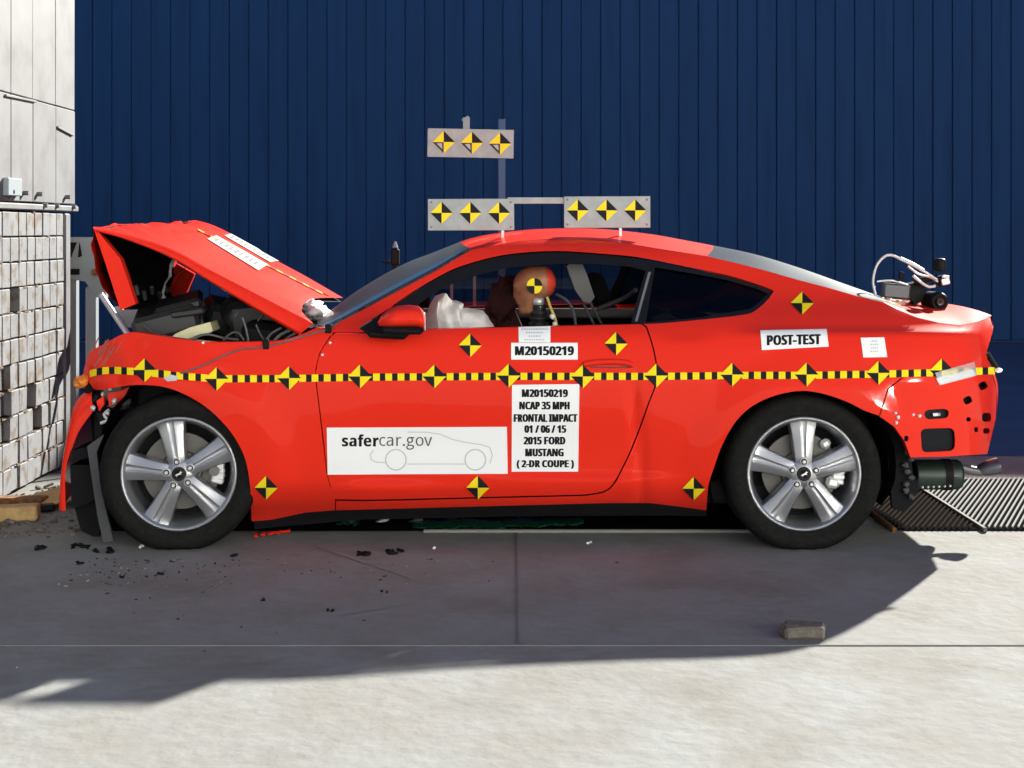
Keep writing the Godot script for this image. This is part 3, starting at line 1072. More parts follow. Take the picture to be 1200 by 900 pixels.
func make_bumper(car: Node3D):
	var holes := [poly2(RECESS), poly2(SLOT)]
	for q in [[1152, 452, 5.0, 4.6, -0.5], [1134, 469, 5.0, 4.4, -0.5], [1156, 489, 5.4, 5.2, 0.0], [1156, 505, 3.8, 3.4, 0.0], [1135, 491.5, 2.6, 2.6, 0.0], [1144, 503.5, 2.2, 3.0, 0.0], [1062, 514, 2.6, 3.4, 0.2]]:
		holes.append(rounded(q))
	var b := MB.new()
	sheet(b, poly2(BUMPER), holes, 9.0, 0.0)
	edge(b, poly2(BUMPER), 0.04)
	for h in holes:
		edge(b, h, 0.012)
	part("rear_bumper", b, M.red, car)
	part("rear_bumper", b.mirrored(), M.red, car)
	var dark := paint(0.012, 0.013, 0.017, 0.5)
	dark.metallic_specular = 0.2
	for i in 2:
		b = MB.new()
		sheet(b, grown(holes[i], 1.0), [], 7.0, -0.016)
		if i == 0:
			for k in 3:
				ribbon(b, [[1082, 509 + 7 * k], [1117, 508 + 7 * k]], 1.0, -0.012)
		part(["bumper_recess", "bumper_slot"][i], b, dark, car)
	b = MB.new()
	sheet(b, poly2([[1046, 480], [1060, 446], [1158, 440], [1163, 460], [1162, 490], [1152, 527], [1072, 531]]), [], 14.0, -0.024)
	part("bumper_core", b, M.black, car)

func coons(N: Array, Fa: Array, R: Array, B: Array, nu: int, nv: int, bump: Callable) -> Array:
	var n := resample(N, nu)
	var f := resample(Fa, nu)
	var r := resample(R, nv)
	var e := resample(B, nv)
	var rows := []
	for i in nu:
		var u := float(i) / (nu - 1)
		var row := PackedVector3Array()
		for j in nv:
			var v := float(j) / (nv - 1)
			var p: Vector3 = n[i] * (1 - v) + f[i] * v + r[j] * (1 - u) + e[j] * u
			p -= n[0] * (1 - u) * (1 - v) + n[nu - 1] * u * (1 - v) + f[0] * (1 - u) * v + f[nu - 1] * u * v
			row.append(p + bump.call(u, v))
		rows.append(row)
	return rows

func make_bonnet(car: Node3D):
	var N := line([[367, 379], [317, 353], [250, 318], [202, 292], [151, 275], [111, 267]], -0.17)
	var Fa := line([[402, 349], [357, 323], [322, 304], [282, 280], [250, 264], [229, 258]], -1.72)
	var R := [at(367, 379, -0.17), at(353, 362, -0.6), at(368, 350, -1.2), at(402, 349, -1.72)]
	var B := [at(111, 267, -0.17), at(143, 263, -0.7), at(207, 261, -1.3), at(229, 258, -1.72)]
	var nz := FastNoiseLite.new()
	nz.seed = 5
	nz.frequency = 1.0
	var bump := func(u: float, v: float) -> Vector3:
		var k := 16.0 * u * (1 - u) * v * (1 - v)
		var crush := 0.020 * smoothstep(0.55, 1.0, u) * nz.get_noise_2d(u * 9.0, v * 9.0)
		var bulge := 0.006 * smoothstep(0.30, 0.36, v) * smoothstep(0.70, 0.64, v) * minf(1.0, 8.0 * u * (1.0 - u))
		return Vector3(0, k * (0.014 + 0.010 * nz.get_noise_2d(u * 2.0, v * 2.0)) + bulge + crush * minf(1.0, 6.0 * v * (1.0 - v)), 0)
	var rows := coons(N, Fa, R, B, 34, 30, bump)
	var b := MB.new()
	b.grid(rows)
	part("bonnet", b, M.red, car)
	var under := []
	for r in rows:
		var q := PackedVector3Array()
		for p in r:
			q.append(p - Vector3(0.006, 0.022, 0))
		under.append(q)
	b = MB.new()
	b.grid(under)
	part("bonnet_liner", b, M.black_soft, car)
	# ribs of the underside
	for k in 4:
		var p := []
		for i in range(4, 32, 3):
			p.append(under[i][5 + k * 7] - Vector3(0, 0.015, 0))
		b = MB.new()
		b.tube(p, 0.018, 6)
		part("bonnet_rib", b, M.black_soft, car)
	# the turned-down edge of the bonnet on the near side
	var low := resample(line([[350, 393], [317, 373.5], [250, 333], [202, 303.5], [151, 282], [113, 271]], -0.155), 34)
	var edge_rows := []
	for i in 34:
		var a: Vector3 = rows[i][0]
		var d: Vector3 = low[i]
		edge_rows.append(PackedVector3Array([a, a.lerp(d, 0.3) + Vector3(0, 0, 0.016), a.lerp(d, 0.75) + Vector3(0, 0, 0.017), d, d + Vector3(0.003, 0.004, -0.05)]))
	b = MB.new()
	b.grid(edge_rows)
	part("bonnet_edge", b, M.red, car)
	# front half, folded down from the ridge
	var bot := [at(141, 363, -0.2), at(160, 362, -0.75), at(186, 357, -1.3), at(207, 351, -1.72)]
	var flap := coons([at(111, 267, -0.17), at(126, 318, -0.18), at(141, 363, -0.2)], [at(229, 258, -1.72), at(222, 300, -1.75), at(207, 351, -1.72)], B, bot, 18, 20, func(u, v): return Vector3(-0.05 * sin(PI * u) + 0.02 * nz.get_noise_2d(u * 4.0 + 9.0, v * 4.0), 0, 0))
	b = MB.new()
	b.grid(flap)
	part("bonnet_front", b, M.red, car)
	var inner := []
	for i in flap.size():
		var q := PackedVector3Array()
		for j in range(1, 17):
			q.append(flap[i][j] + Vector3(0.03 + 0.012 * sin(i * 1.3) * sin(j * 0.9), 0.0, 0))
		inner.append(q)
	b = MB.new()
	b.grid(inner)
	part("bonnet_front_liner", b, M.black_soft, car)
	b = MB.new()
	b.extrude(plan([[109, 266], [114, 270], [125, 284], [141, 303], [148, 323], [159, 356], [141, 363.5], [124, 310]], -0.165), 0.05, shift(-0.165))
	part("bonnet_corner", b, M.red, car)
	b = MB.new()
	b.extrude(plan([[193, 351], [200, 334], [197, 323], [207, 309], [228, 321], [216, 349]], -1.5), 0.03, Transform3D(Basis.from_euler(Vector3(0, 0.0, 0)), Vector3(0, 0, -1.5)))
	b.tube([at(199, 340, -1.49), at(208, 322, -1.48), at(218, 316, -1.49)], 0.014, 8)
	part("bonnet_inner_frame", b, M.red, car)
	for k in 5:
		b = MB.new()
		b.box(at(160 + k * 9, 340 + (k % 2) * 6, -0.62 - 0.16 * k), Vector3(0.02, 0.05, 0.02), Basis.from_euler(Vector3(0.3 * k, 0.5, 0.2)), 0.004)
		part("clip", b, M.liner, car)
	# what lies under the bonnet
	b = MB.new()
	b.box(Vector3(-1.22, 0.66, MID), Vector3(0.95, 0.42, 1.30), Basis.IDENTITY, 0.03)
	b.box(Vector3(-0.95, 0.86, MID), Vector3(0.55, 0.14, 1.2), Basis.from_euler(Vector3(0, 0, -0.1)), 0.03)
	part("engine", b, M.black, car)
	b = MB.new()
	var ab := Basis.from_euler(Vector3(0.1, 0.2, 0.25))
	b.box(at(196, 374, -0.62), Vector3(0.30, 0.12, 0.34), ab, 0.02)
	b.box(at(210, 356, -0.66), Vector3(0.22, 0.05, 0.30), ab, 0.015)
	b.box(at(222, 366, -0.50), Vector3(0.16, 0.035, 0.10), Basis.from_euler(Vector3(0, 0, 0.15)), 0.01)
	part("air_box", b, paint(0.024, 0.024, 0.026, 0.5), car)
	b = MB.new()
	b.extrude(plan([[196, 399], [206, 391], [222, 384], [246, 377.5], [249.5, 388], [232, 396], [220, 400]], -0.40), 0.16, shift(-0.40))
	part("foam_block", b, M.cream, car)
	b = MB.new()
	b.box(at(262, 372, -0.8), Vector3(0.20, 0.16, 0.24), Basis.from_euler(Vector3(0.2, 0.3, -0.2)), 0.03)
	b.box(at(300, 372, -0.7), Vector3(0.24, 0.20, 0.30), Basis.from_euler(Vector3(0.1, 0.1, 0.1)), 0.03)
	b.lathe([Vector2(0, 0.0), Vector2(0.07, 0.0), Vector2(0.075, 0.02), Vector2(0.075, 0.14), Vector2(0.05, 0.16), Vector2(0, 0.16)], Transform3D(Basis.from_euler(Vector3(0.3, 0.4, 0)), at(276, 362, -0.7)), 20)
	part("engine_cover", b, paint(0.02, 0.02, 0.022, 0.4), car)
	b = MB.new()
	b.box(Vector3(-0.78, 0.90, MID), Vector3(0.22, 0.05, 1.45), Basis.from_euler(Vector3(0, 0, -0.15)), 0.01)
	part("cowl", b, M.black_soft, car)
	b = MB.new()
	b.blob(at(372, 366, -0.75), Vector3(0.06, 0.035, 0.12), 4, 0.6)
	b.blob(at(366, 358, -1.0), Vector3(0.05, 0.03, 0.10), 6, 0.6)
	part("insulation", b, M.cloth, car)
	for h in [[[212, 402], [240, 392], [262, 396], [280, 398]], [[300, 380], [304, 390], [310, 399]], [[284, 372], [288, 384], [291, 399]], [[330, 384], [318, 391], [312, 399]], [[340, 386], [328, 393], [322, 399]], [[352, 388], [340, 394], [333, 399]], [[262, 399], [270, 391], [279, 390], [286, 399]], [[166, 378], [174, 386], [186, 392]], [[302, 376], [312, 366], [326, 372]]]:
		b = MB.new()
		var g := rng.randf_range(0.03, 0.22)
		b.col = Color(g, g, g)
		b.tube(resample(line(h, rng.randf_range(-0.36, -0.22)), 12), rng.randf_range(0.004, 0.011), 6)
		part("hose", b, paint(1, 1, 1, 0.5), car)

func make_nose(car: Node3D):
	# bumper skin, torn and pushed back; its near end turns towards the viewer
	var out := resample(line([[108, 456], [89, 475], [77, 518], [70, 564], [69, 597]], -0.24), 16)
	var inn := resample(line([[110, 481], [94, 503], [85, 524], [77, 551], [77, 598]], -0.22), 16)
	var rows := []
	for i in 16:
		var row := PackedVector3Array()
		row.append(inn[i])
		row.append(inn[i].lerp(out[i], 0.55) + Vector3(0, 0, 0.02))
		for k in 13:
			var t := k / 12.0
			row.append(out[i] + Vector3(-0.05 * sin(PI * t), 0.02 * sin(5.0 * t + i * 0.4), -1.4 * t))
		rows.append(row)
	var b := MB.new()
	b.grid(rows)
	part("front_bumper", b, M.red, car)
	b = MB.new()
	b.box(Vector3(-1.84, 0.42, MID), Vector3(0.07, 0.50, 1.3), Basis.from_euler(Vector3(0.03, 0, 0.06)), 0.02)
	part("radiator", b, M.black, car)
	b = MB.new()
	b.box(Vector3(-1.80, 0.66, MID), Vector3(0.12, 0.13, 1.36), Basis.from_euler(Vector3(0.05, 0.05, 0.2)), 0.02)
	part("crash_beam", b, M.steel_dark, car)
	# torn arch liner: a leaf of grey plastic in front of the tyre
	var lp := [[102, 523], [122, 509], [113, 530], [117, 560], [120, 580], [126, 606], [133, 634], [121, 636], [114, 604], [108, 564]]
	b = MB.new()
	b.extrude(plan(lp, -0.10), 0.02, shift(-0.10))
	part("torn_liner", b, M.liner, car)
	b = MB.new()
	b.extrude(plan([[83, 528], [103, 524], [109, 535], [86, 541]], -0.2), 0.25, shift(-0.2))
	b.extrude(plan([[82, 545], [108, 545], [112, 584], [104, 590], [84, 596]], -0.24), 0.3, shift(-0.24))
	b.extrude(plan([[84, 584], [110, 578], [118, 604], [116, 632], [95, 622]], -0.30), 0.2, shift(-0.30))
	part("splash_shield", b, M.black_soft, car)
	# broken lamp and brackets
	b = MB.new()
	b.blob(at(98, 447, -0.24), Vector3(0.035, 0.03, 0.06), 9, 0.5)
	part("broken_lamp", b, M.orange, car)
	b = MB.new()
	b.box(at(106, 450, -0.26), Vector3(0.06, 0.045, 0.1), Basis.from_euler(Vector3(0.3, 0.2, 0.5)), 0.01)
	b.box(at(116, 470, -0.26), Vector3(0.05, 0.08, 0.05), Basis.from_euler(Vector3(0.3, 0.6, 0.9)), 0.01)
	b.box(at(122, 486, -0.25), Vector3(0.07, 0.05, 0.06), Basis.from_euler(Vector3(0.1, 0.2, 0.3)), 0.01)
	part("lamp_bracket", b, M.black, car)
	b = MB.new()
	b.extrude(plan([[126, 461], [141, 458], [152, 453], [146, 464], [136, 474], [128, 476]], -0.2), 0.03, shift(-0.2))
	b.extrude(plan([[113, 470], [121, 464], [122, 474], [116, 482]], -0.2), 0.03, shift(-0.2))
	part("torn_fender_end", b, M.red, car)
	for q in [[134, 470, 0.012], [120, 462, 0.008], [109, 478, 0.012], [126, 484, 0.01], [129, 456, 0.008]]:
		b = MB.new()
		b.blob(at(q[0], q[1], -0.165), Vector3.ONE * q[2], int(q[0]), 0.7, Basis.IDENTITY, 6)
		part("metal_shard", b, M.bright, car)
	b = MB.new()
	b.tube(resample(line([[128, 480], [122, 486], [126, 492], [118, 496]], -0.2), 10), 0.008, 6)
	part("bent_bracket", b, M.bright, car)

func make_wheel(car: Node3D, hub: Vector3, turn: float, steer: float, rear: bool, far := false):
	var bas := Basis.from_euler(Vector3(0, steer, 0))
	if far: bas = Basis.from_euler(Vector3(0, PI, 0))
	var T := Transform3D(bas, hub)
	var b := MB.new()
	# barrel and lip of the rim, seen from z+ as outside
	b.lathe([Vector2(0.232, -0.006), Vector2(0.243, -0.002), Vector2(0.246, 0.006), Vector2(0.240, 0.011), Vector2(0.231, 0.008), Vector2(0.226, -0.002), Vector2(0.222, -0.020), Vector2(0.214, -0.032), Vector2(0.209, -0.07), Vector2(0.206, -0.18)], T, 72)
	var wheel := part("wheel", b, M.alloy, car)
	# tyre, flattened where it stands
	b = MB.new()
	var prof := [Vector2(0.240, -0.004), Vector2(0.247, 0.006), Vector2(0.256, 0.010), Vector2(0.262, 0.0085), Vector2(0.266, 0.012), Vector2(0.290, 0.016), Vector2(0.308, 0.012), Vector2(0.311, 0.0085), Vector2(0.314, 0.0105), Vector2(0.328, 0.001), Vector2(0.337, -0.012), Vector2(0.341, -0.028), Vector2(0.343, -0.05), Vector2(0.3435, -0.06), Vector2(0.336, -0.064), Vector2(0.336, -0.070), Vector2(0.344, -0.074), Vector2(0.3445, -0.105), Vector2(0.336, -0.109), Vector2(0.336, -0.116), Vector2(0.344, -0.12), Vector2(0.343, -0.17), Vector2(0.335, -0.205), Vector2(0.300, -0.222), Vector2(0.24, -0.215)]
	var rows := []
	for q in prof:
		var row := PackedVector3Array()
		for k in 97:
			var a := TAU * k / 96
			var rr: float = q.x if q.x < 0.27 else lerpf(q.x, q.x * 0.988, smoothstep(0.27, 0.34, q.x))
			var p := T * Vector3(cos(a) * rr, sin(a) * rr, q.y)
			if p.y < 0.004:
				p.y = 0.004
			elif p.y < 0.09 and q.y > -0.03:
				p.z += 0.008 * smoothstep(0.09, 0.02, p.y) * (-1.0 if far else 1.0)
			row.append(p)
		rows.append(row)
	b.grid(rows, true)
	part("tyre", b, M.tyre, wheel)
	# dark drum behind, disc, caliper
	b = MB.new()
	b.lathe([Vector2(0.0, -0.15), Vector2(0.206, -0.15)], T, 40)
	part("wheel_back", b, M.black, wheel)
	b = MB.new()
	b.lathe([Vector2(0.06, -0.062), Vector2(0.085, -0.062), Vector2(0.09, -0.078), Vector2(0.165, -0.078), Vector2(0.165, -0.1), Vector2(0.08, -0.1)], T, 48, false)
	part("brake_disc", b, M.disc, wheel)
	if not far:
		b = MB.new()
		var ca := deg_to_rad(8.0)
		for s in 7:
			var a := ca + (s - 3) * 0.13
			b.box(T * Vector3(cos(a) * 0.160, sin(a) * 0.160, -0.062), Vector3(0.055, 0.024, 0.045), bas * Basis.from_euler(Vector3(0, 0, a)), 0.006)
		if rear:
			b.box(T * Vector3(0.105, 0.12, -0.06), Vector3(0.045, 0.04, 0.03), bas * Basis.from_euler(Vector3(0, 0, 0.5)), 0.012)
			b.box(T * Vector3(0.135, -0.045, -0.05), Vector3(0.06, 0.05, 0.03), bas * Basis.from_euler(Vector3(0, 0, -0.2)), 0.014)
		part("caliper", b, M.bright, wheel)
		if not rear:
			b = MB.new()
			b.tube([T * Vector3(0.145, 0.004, -0.045), T * Vector3(0.145, 0.004, -0.028)], 0.022, 16)
			part("caliper_piston", b, M.steel_dark, wheel)
	# five broad spokes, each ridged along its middle
	for k in 5:
		var R := T * Transform3D(Basis.from_euler(Vector3(0, 0, turn + TAU * k / 5.0)), Vector3.ZERO)
		b = MB.new()
		var sr := []
		for q in [[0.030, 0.026, 0.000], [0.055, 0.036, 0.003], [0.080, 0.039, 0.003], [0.11, 0.042, 0.001], [0.15, 0.047, -0.003], [0.19, 0.054, -0.006], [0.215, 0.060, -0.006], [0.229, 0.066, -0.003]]:
			var x: float = q[0]
			var h: float = q[1]
			var z: float = q[2]
			var row := PackedVector3Array()
			for w in [[-1.05, -0.055], [-1.03, -0.018], [-0.99, -0.009], [-0.90, -0.004], [-0.28, 0.002], [-0.20, 0.001], [-0.14, -0.003], [0.14, -0.003], [0.20, 0.001], [0.28, 0.002], [0.90, -0.004], [0.99, -0.009], [1.03, -0.018], [1.05, -0.055]]:
				var groove: float = w[1]
				if x < 0.07 and absf(w[0]) < 0.45: groove = 0.0
				row.append(R * Vector3(x, w[0] * h, z + groove))
			sr.append(row)
		b.grid(sr)
		part("spoke", b, M.alloy, wheel)
	b = MB.new()
	b.lathe([Vector2(0.066, -0.05), Vector2(0.066, -0.012), Vector2(0.058, -0.002), Vector2(0.034, 0.006), Vector2(0.030, 0.004), Vector2(0, 0.004)], T, 40)
	part("hub", b, M.alloy, wheel)
	b = MB.new()
	b.lathe([Vector2(0.031, 0.003), Vector2(0.030, 0.010), Vector2(0.027, 0.012), Vector2(0, 0.0125)], T, 32)
	part("hub_cap", b, M.gloss_black, wheel)
	if not far:
		# the small silver galloping figure on the cap
		b = MB.new()
		b.extrude(PackedVector2Array([Vector2(-0.017, 0.000), Vector2(-0.008, 0.004), Vector2(0.004, 0.004), Vector2(0.012, 0.010), Vector2(0.013, 0.006), Vector2(0.018, 0.004), Vector2(0.012, 0.001), Vector2(0.007, -0.001), Vector2(0.013, -0.007), Vector2(0.004, -0.003), Vector2(-0.004, -0.002), Vector2(-0.013, -0.009), Vector2(-0.009, -0.001)]), 0.001, T * Transform3D(Basis.from_euler(Vector3(0, 0, 0.35)), Vector3(0, 0, 0.0142)))
		part("cap_emblem", b, M.bright, wheel)
	for k in 5:
		var a := turn + TAU * k / 5.0
		var p := Vector3(cos(a) * 0.053, sin(a) * 0.053, 0)
		b = MB.new()
		b.lathe([Vector2(0.018, -0.004), Vector2(0.018, 0.0065), Vector2(0.0135, 0.0075)], Transform3D(T.basis, T * p), 18)
		b.col = Color(0.06, 0.06, 0.06)
		b.lathe([Vector2(0.0135, 0.0075), Vector2(0.0135, 0.0055), Vector2(0.007, 0.0055)], Transform3D(T.basis, T * p), 18)
		b.col = Color.WHITE
		b.lathe([Vector2(0.0085, 0.004), Vector2(0.0085, 0.013), Vector2(0.006, 0.016), Vector2(0, 0.016)], Transform3D(T.basis, T * p), 6, false)
		part("lug_nut", b, M.bright, wheel)
	# arch liner
	b = MB.new()
	var arch := []
	for k in 25:
		var a := deg_to_rad(-25.0 + 230.0 * k / 24.0)
		var row := PackedVector3Array()
		for z in [-0.03, -0.22, -0.42]:
			var lx := hub.x + cos(a) * 0.40
			var ly := maxf(0.335 + sin(a) * 0.40, 0.12)
			var lz: float = minf(z, zs(lx, ly) - 0.035)
			row.append(Vector3(lx, ly, lz if not far else 2 * MID - lz))
		arch.append(row)
	b.grid(arch)
	var cen := Vector3(hub.x, 0.335, -0.42 if not far else 2 * MID + 0.42)
	for k in 24:
		b.flat(cen, arch[k][2], arch[k + 1][2])
	part("arch_liner", b, M.black, car)

func make_cabin(car: Node3D):
	var b := MB.new()
	b.box(Vector3(0.30, 0.22, MID), Vector3(2.2, 0.10, 1.56), Basis.IDENTITY, 0.02)
	b.box(Vector3(-0.83, 0.55, MID), Vector3(0.08, 0.72, 1.52), Basis.IDENTITY, 0.01)
	b.box(Vector3(1.30, 0.62, MID), Vector3(0.08, 0.5, 1.3), Basis.IDENTITY, 0.01)
	b.box(Vector3(1.28, 0.90, MID), Vector3(0.66, 0.03, 1.25), Basis.from_euler(Vector3(0, 0, -0.12)), 0.01)
	part("cabin_tub", b, M.interior, car)
	b = MB.new()
	b.box(Vector3(-0.56, 0.83, MID), Vector3(0.42, 0.15, 1.48), Basis.from_euler(Vector3(0, 0, -0.08)), 0.04)
	part("dashboard", b, M.interior, car)
	for s in [-1, 1]:
		var z: float = MID + s * 0.37
		b = MB.new()
		b.box(Vector3(0.34, 0.40, z), Vector3(0.55, 0.16, 0.50), Basis.from_euler(Vector3(0, 0, 0.15)), 0.05)
		part("seat", b, M.interior, car)
		b = MB.new()
		b.box(Vector3(0.62, 0.66, z), Vector3(0.15, 0.66, 0.50), Basis.from_euler(Vector3(0, 0, -0.42)), 0.05)
		part("backrest", b, M.interior, car)
		b = MB.new()
		var hb := Basis.from_euler(Vector3(0, 0, 0.35))
		if s > 0:
			b.extrude(plan([[664, 312], [668, 309], [683, 310], [688, 322], [697, 348], [692, 355], [684, 354], [674, 340]], z + 0.1), 0.2, shift(z + 0.1))
			part("headrest", b, paint(0.085, 0.085, 0.085, 0.7), car)
			b = MB.new()
			b.tube([at(690, 352, z), at(712, 392, z)], 0.007, 6)
			part("headrest_post", b, M.liner, car)
			b = MB.new()
			b.tube([at(682, 352, z), at(702, 392, z)], 0.007, 6)
			part("headrest_post", b, M.liner, car)
		else:
			b.box(Vector3(0.44, 1.06, z), Vector3(0.10, 0.17, 0.26), hb, 0.03)
			part("headrest", b, M.interior, car)
	b = MB.new()
	b.box(Vector3(0.95, 0.62, MID), Vector3(0.14, 0.60, 1.20), Basis.from_euler(Vector3(0, 0, -0.4)), 0.05)
	b.box(Vector3(0.72, 0.45, MID), Vector3(0.46, 0.16, 1.20), Basis.IDENTITY, 0.05)
	part("rear_seat", b, M.interior, car)
	# far sill of the window, lit by the sun
	b = MB.new()
	b.box(at(640, 367, -1.66), Vector3(1.35, 0.05, 0.08), Basis.IDENTITY, 0.01)
	part("door_sill", b, paint(0.16, 0.16, 0.165, 0.7), car)
	# steering wheel
	b = MB.new()
	var ring := []
	var sb := Basis.from_euler(Vector3(0, PI / 2, 0)) * Basis.from_euler(Vector3(-0.4, 0, 0))
	for k in 33:
		ring.append(Vector3(-0.20, 0.80, MID + 0.37) + sb * Vector3(cos(TAU * k / 32), sin(TAU * k / 32), 0) * 0.18)
	b.tube(ring, 0.015, 8)
	part("steering_wheel", b, M.black, car)
	# blown airbags
	b = MB.new()
	var top := resample([at(505, 356, -0.52), at(511, 346, -0.46), at(520, 345, -0.42), at(530, 351, -0.42), at(540, 357, -0.46), at(545, 362, -0.55)], 44)
	var foot := resample([at(492, 392, -0.54), at(500, 394, -0.42), at(514, 396, -0.36), at(528, 396, -0.36), at(540, 396, -0.42), at(548, 392, -0.56)], 44)
	var folds := []
	for i in 23:
		var v := i / 22.0
		var row := PackedVector3Array()
		for j in 44:
			var u := j / 43.0
			var fold := 0.030 * sin(u * 19.0 + 3.5 * v + 1.6 * sin(v * 5.0)) * (0.45 + 0.55 * v) + 0.016 * sin(u * 37.0 - 7.0 * v) * (0.3 + 0.7 * v)
			row.append(top[j].lerp(foot[j], v) + Vector3(0.6 * fold, 0.4 * fold, fold + 0.03 * sin(PI * v)))
		folds.append(row)
	b.grid(folds)
	var crown := []
	for i in 6:
		var row := PackedVector3Array()
		for j in 44:
			row.append(folds[0][j].lerp(at(520, 358, -0.62), i / 5.0) + Vector3(0, 0.02 * sin(PI * i / 5.0), 0))
		crown.append(row)
	b.grid(crown)
	part("airbag", b, M.cloth, car)
	b = MB.new()
	b.blob(at(552, 382, -0.52), Vector3(0.12, 0.080, 0.16), 13, 0.18, Basis.from_euler(Vector3(0, 0, -0.35)), 18)
	part("airbag", b, M.cloth, car)
	b = MB.new()
	b.extrude(plan([[569, 380], [571, 355], [577, 338], [587, 329], [600, 328], [606, 338], [602, 362], [612, 384]], -0.95), 0.20, shift(-0.95))
	b.blob(at(590, 352, -0.94), Vector3(0.07, 0.11, 0.05), 23, 0.5, Basis.from_euler(Vector3(0, 0, -0.3)), 14)
	part("curtain_airbag", b, M.maroon, car)
	# belts and wires
	b = MB.new()
	b.tube(resample([at(652, 345, -0.45), at(664, 352, -0.42), at(672, 365, -0.42), at(675, 384, -0.42)], 10), 0.007, 6)
	part("belt_strap", b, M.liner, car)
	b = MB.new()
	b.tube(resample([at(700, 362, -0.75), at(730, 350, -0.75), at(745, 340, -0.6)], 10), 0.012, 6)
	part("belt_strap", b, M.liner, car)

func make_underside(car: Node3D):
	var b := MB.new()
	b.box(Vector3(0.05, 0.235, MID), Vector3(3.5, 0.09, 1.42), Basis.IDENTITY, 0.02)
	part("floor_pan", b, M.black, car)
	b = MB.new()
	b.box(Vector3(0.16, 0.13, -0.80), Vector3(0.75, 0.10, 0.3), Basis.IDENTITY, 0.02)
	part("transmission_tray", b, M.green, car)
	b = MB.new()
	b.box(Vector3(-0.35, 0.14, -0.78), Vector3(0.5, 0.08, 0.3), Basis.IDENTITY, 0.02)
	part("transmission_tray", b, M.green_dark, car)
	for k in 7:
		b = MB.new()
		b.blob(at(610 + k * 13, 615 + (k % 2) * 2, -0.64), Vector3(0.008, 0.008, 0.006), k, 0.3, Basis.IDENTITY, 5)
		part("bolt_head", b, M.bright, car)
	for k in 3:
		b = MB.new()
		b.tube(line([[395 + 40 * k, 618 - k], [415 + 40 * k, 607]], -0.6), 0.012, 6)
		part("brake_line", b, [M.green, M.bright, M.liner][k], car)
	# exhaust box and tip
	var T := Transform3D(Basis.from_euler(Vector3(0, PI / 2, 0)), at(1070, 556, -0.42))
	b = MB.new()
	b.lathe([Vector2(0, 0), Vector2(0.062, 0.0), Vector2(0.068, 0.01), Vector2(0.068, 0.20), Vector2(0.060, 0.215), Vector2(0, 0.215)], T, 24)
	part("muffler", b, M.green_dark, car)
	b = MB.new()
	b.lathe([Vector2(0.071, 0.13), Vector2(0.071, 0.165)], T, 24)
	part("muffler_strap", b, M.black, car)
	for k in 6:
		b = MB.new()
		b.blob(at(1081 + k * 6.5, 571 - 0.3 * k, -0.36), Vector3.ONE * 0.006, k, 0.2, Basis.IDENTITY, 5)
		part("rivet", b, M.bright, car)
	b = MB.new()
	b.tube(resample(line([[1125, 548], [1138, 551], [1150, 553]], -0.40), 8), 0.020, 14)
	part("tail_pipe", b, M.steel_dark, car)
	b = MB.new()
	var pipe := at(1146, 551, -0.40)
	var tb := Basis.from_euler(Vector3(0, PI / 2, 0)) * Basis.from_euler(Vector3(-0.22, 0, 0))
	b.lathe([Vector2(0.018, 0.0), Vector2(0.030, 0.02), Vector2(0.036, 0.05), Vector2(0.038, 0.095), Vector2(0.035, 0.095), Vector2(0.032, 0.03)], Transform3D(tb, pipe), 24)
	part("exhaust_tip", b, paint(0.12, 0.12, 0.14, 0.3, 0.8), car)
	# torn liner behind the rear wheel
	b = MB.new()
	b.extrude(plan([[1034, 488], [1050, 500], [1062, 520], [1068, 540], [1072, 575], [1070, 590], [1058, 600], [1046, 596], [1042, 560], [1040, 520]], -0.16), 0.03, shift(-0.16))
	part("torn_rear_liner", b, M.black_soft, car)
	b = MB.new()
	for k in 8:
		b.blob(at(1064 + 4 * sin(k * 2.0), 530 + k * 7.5, -0.14), Vector3(0.014, 0.012, 0.01), 40 + k, 0.8, Basis.IDENTITY, 6)
	part("liner_edge", b, M.liner, car)

func make_mirror(car: Node3D):
	var rows := []
	# cap: cross-sections from the front (left) to the glass (right)
	for q in [[443, 380, 1.5], [447, 376, 6], [455, 373.5, 10.5], [466, 371, 12.5], [480, 370.5, 12.8], [491, 371.5, 12.2], [496, 375, 10.5], [497.5, 378, 8]]:
		var row := PackedVector3Array()
		for k in 21:
			var a := TAU * k / 20.0
			var h: float = q[2] * 0.00365
			var p := at(q[0], q[1], 0.10)
			var cy := cos(a)
			row.append(p + Vector3(0.006 * sin(a), h * (signf(cy) * pow(absf(cy), 0.75)), sin(a) * minf(0.095, h * 2.6)))
		rows.append(row)
	var b := MB.new()
	b.grid(rows, true)
	var m := part("side_mirror", b, M.red, car)
	b = MB.new()
	b.box(at(473, 386, 0.10), Vector3(0.17, 0.030, 0.16), Basis.from_euler(Vector3(0, 0, -0.03)), 0.012)
	b.box(at(455, 391, 0.01), Vector3(0.17, 0.034, 0.14), Basis.from_euler(Vector3(0, 0, -0.06)), 0.014)
	part("mirror_foot", b, M.black, m)
	b = MB.new()
	b.box(at(497.5, 377, 0.10), Vector3(0.006, 0.07, 0.16), Basis.from_euler(Vector3(0, 0, 0.12)), 0.003)
	part("mirror_glass", b, M.steel_dark, m)

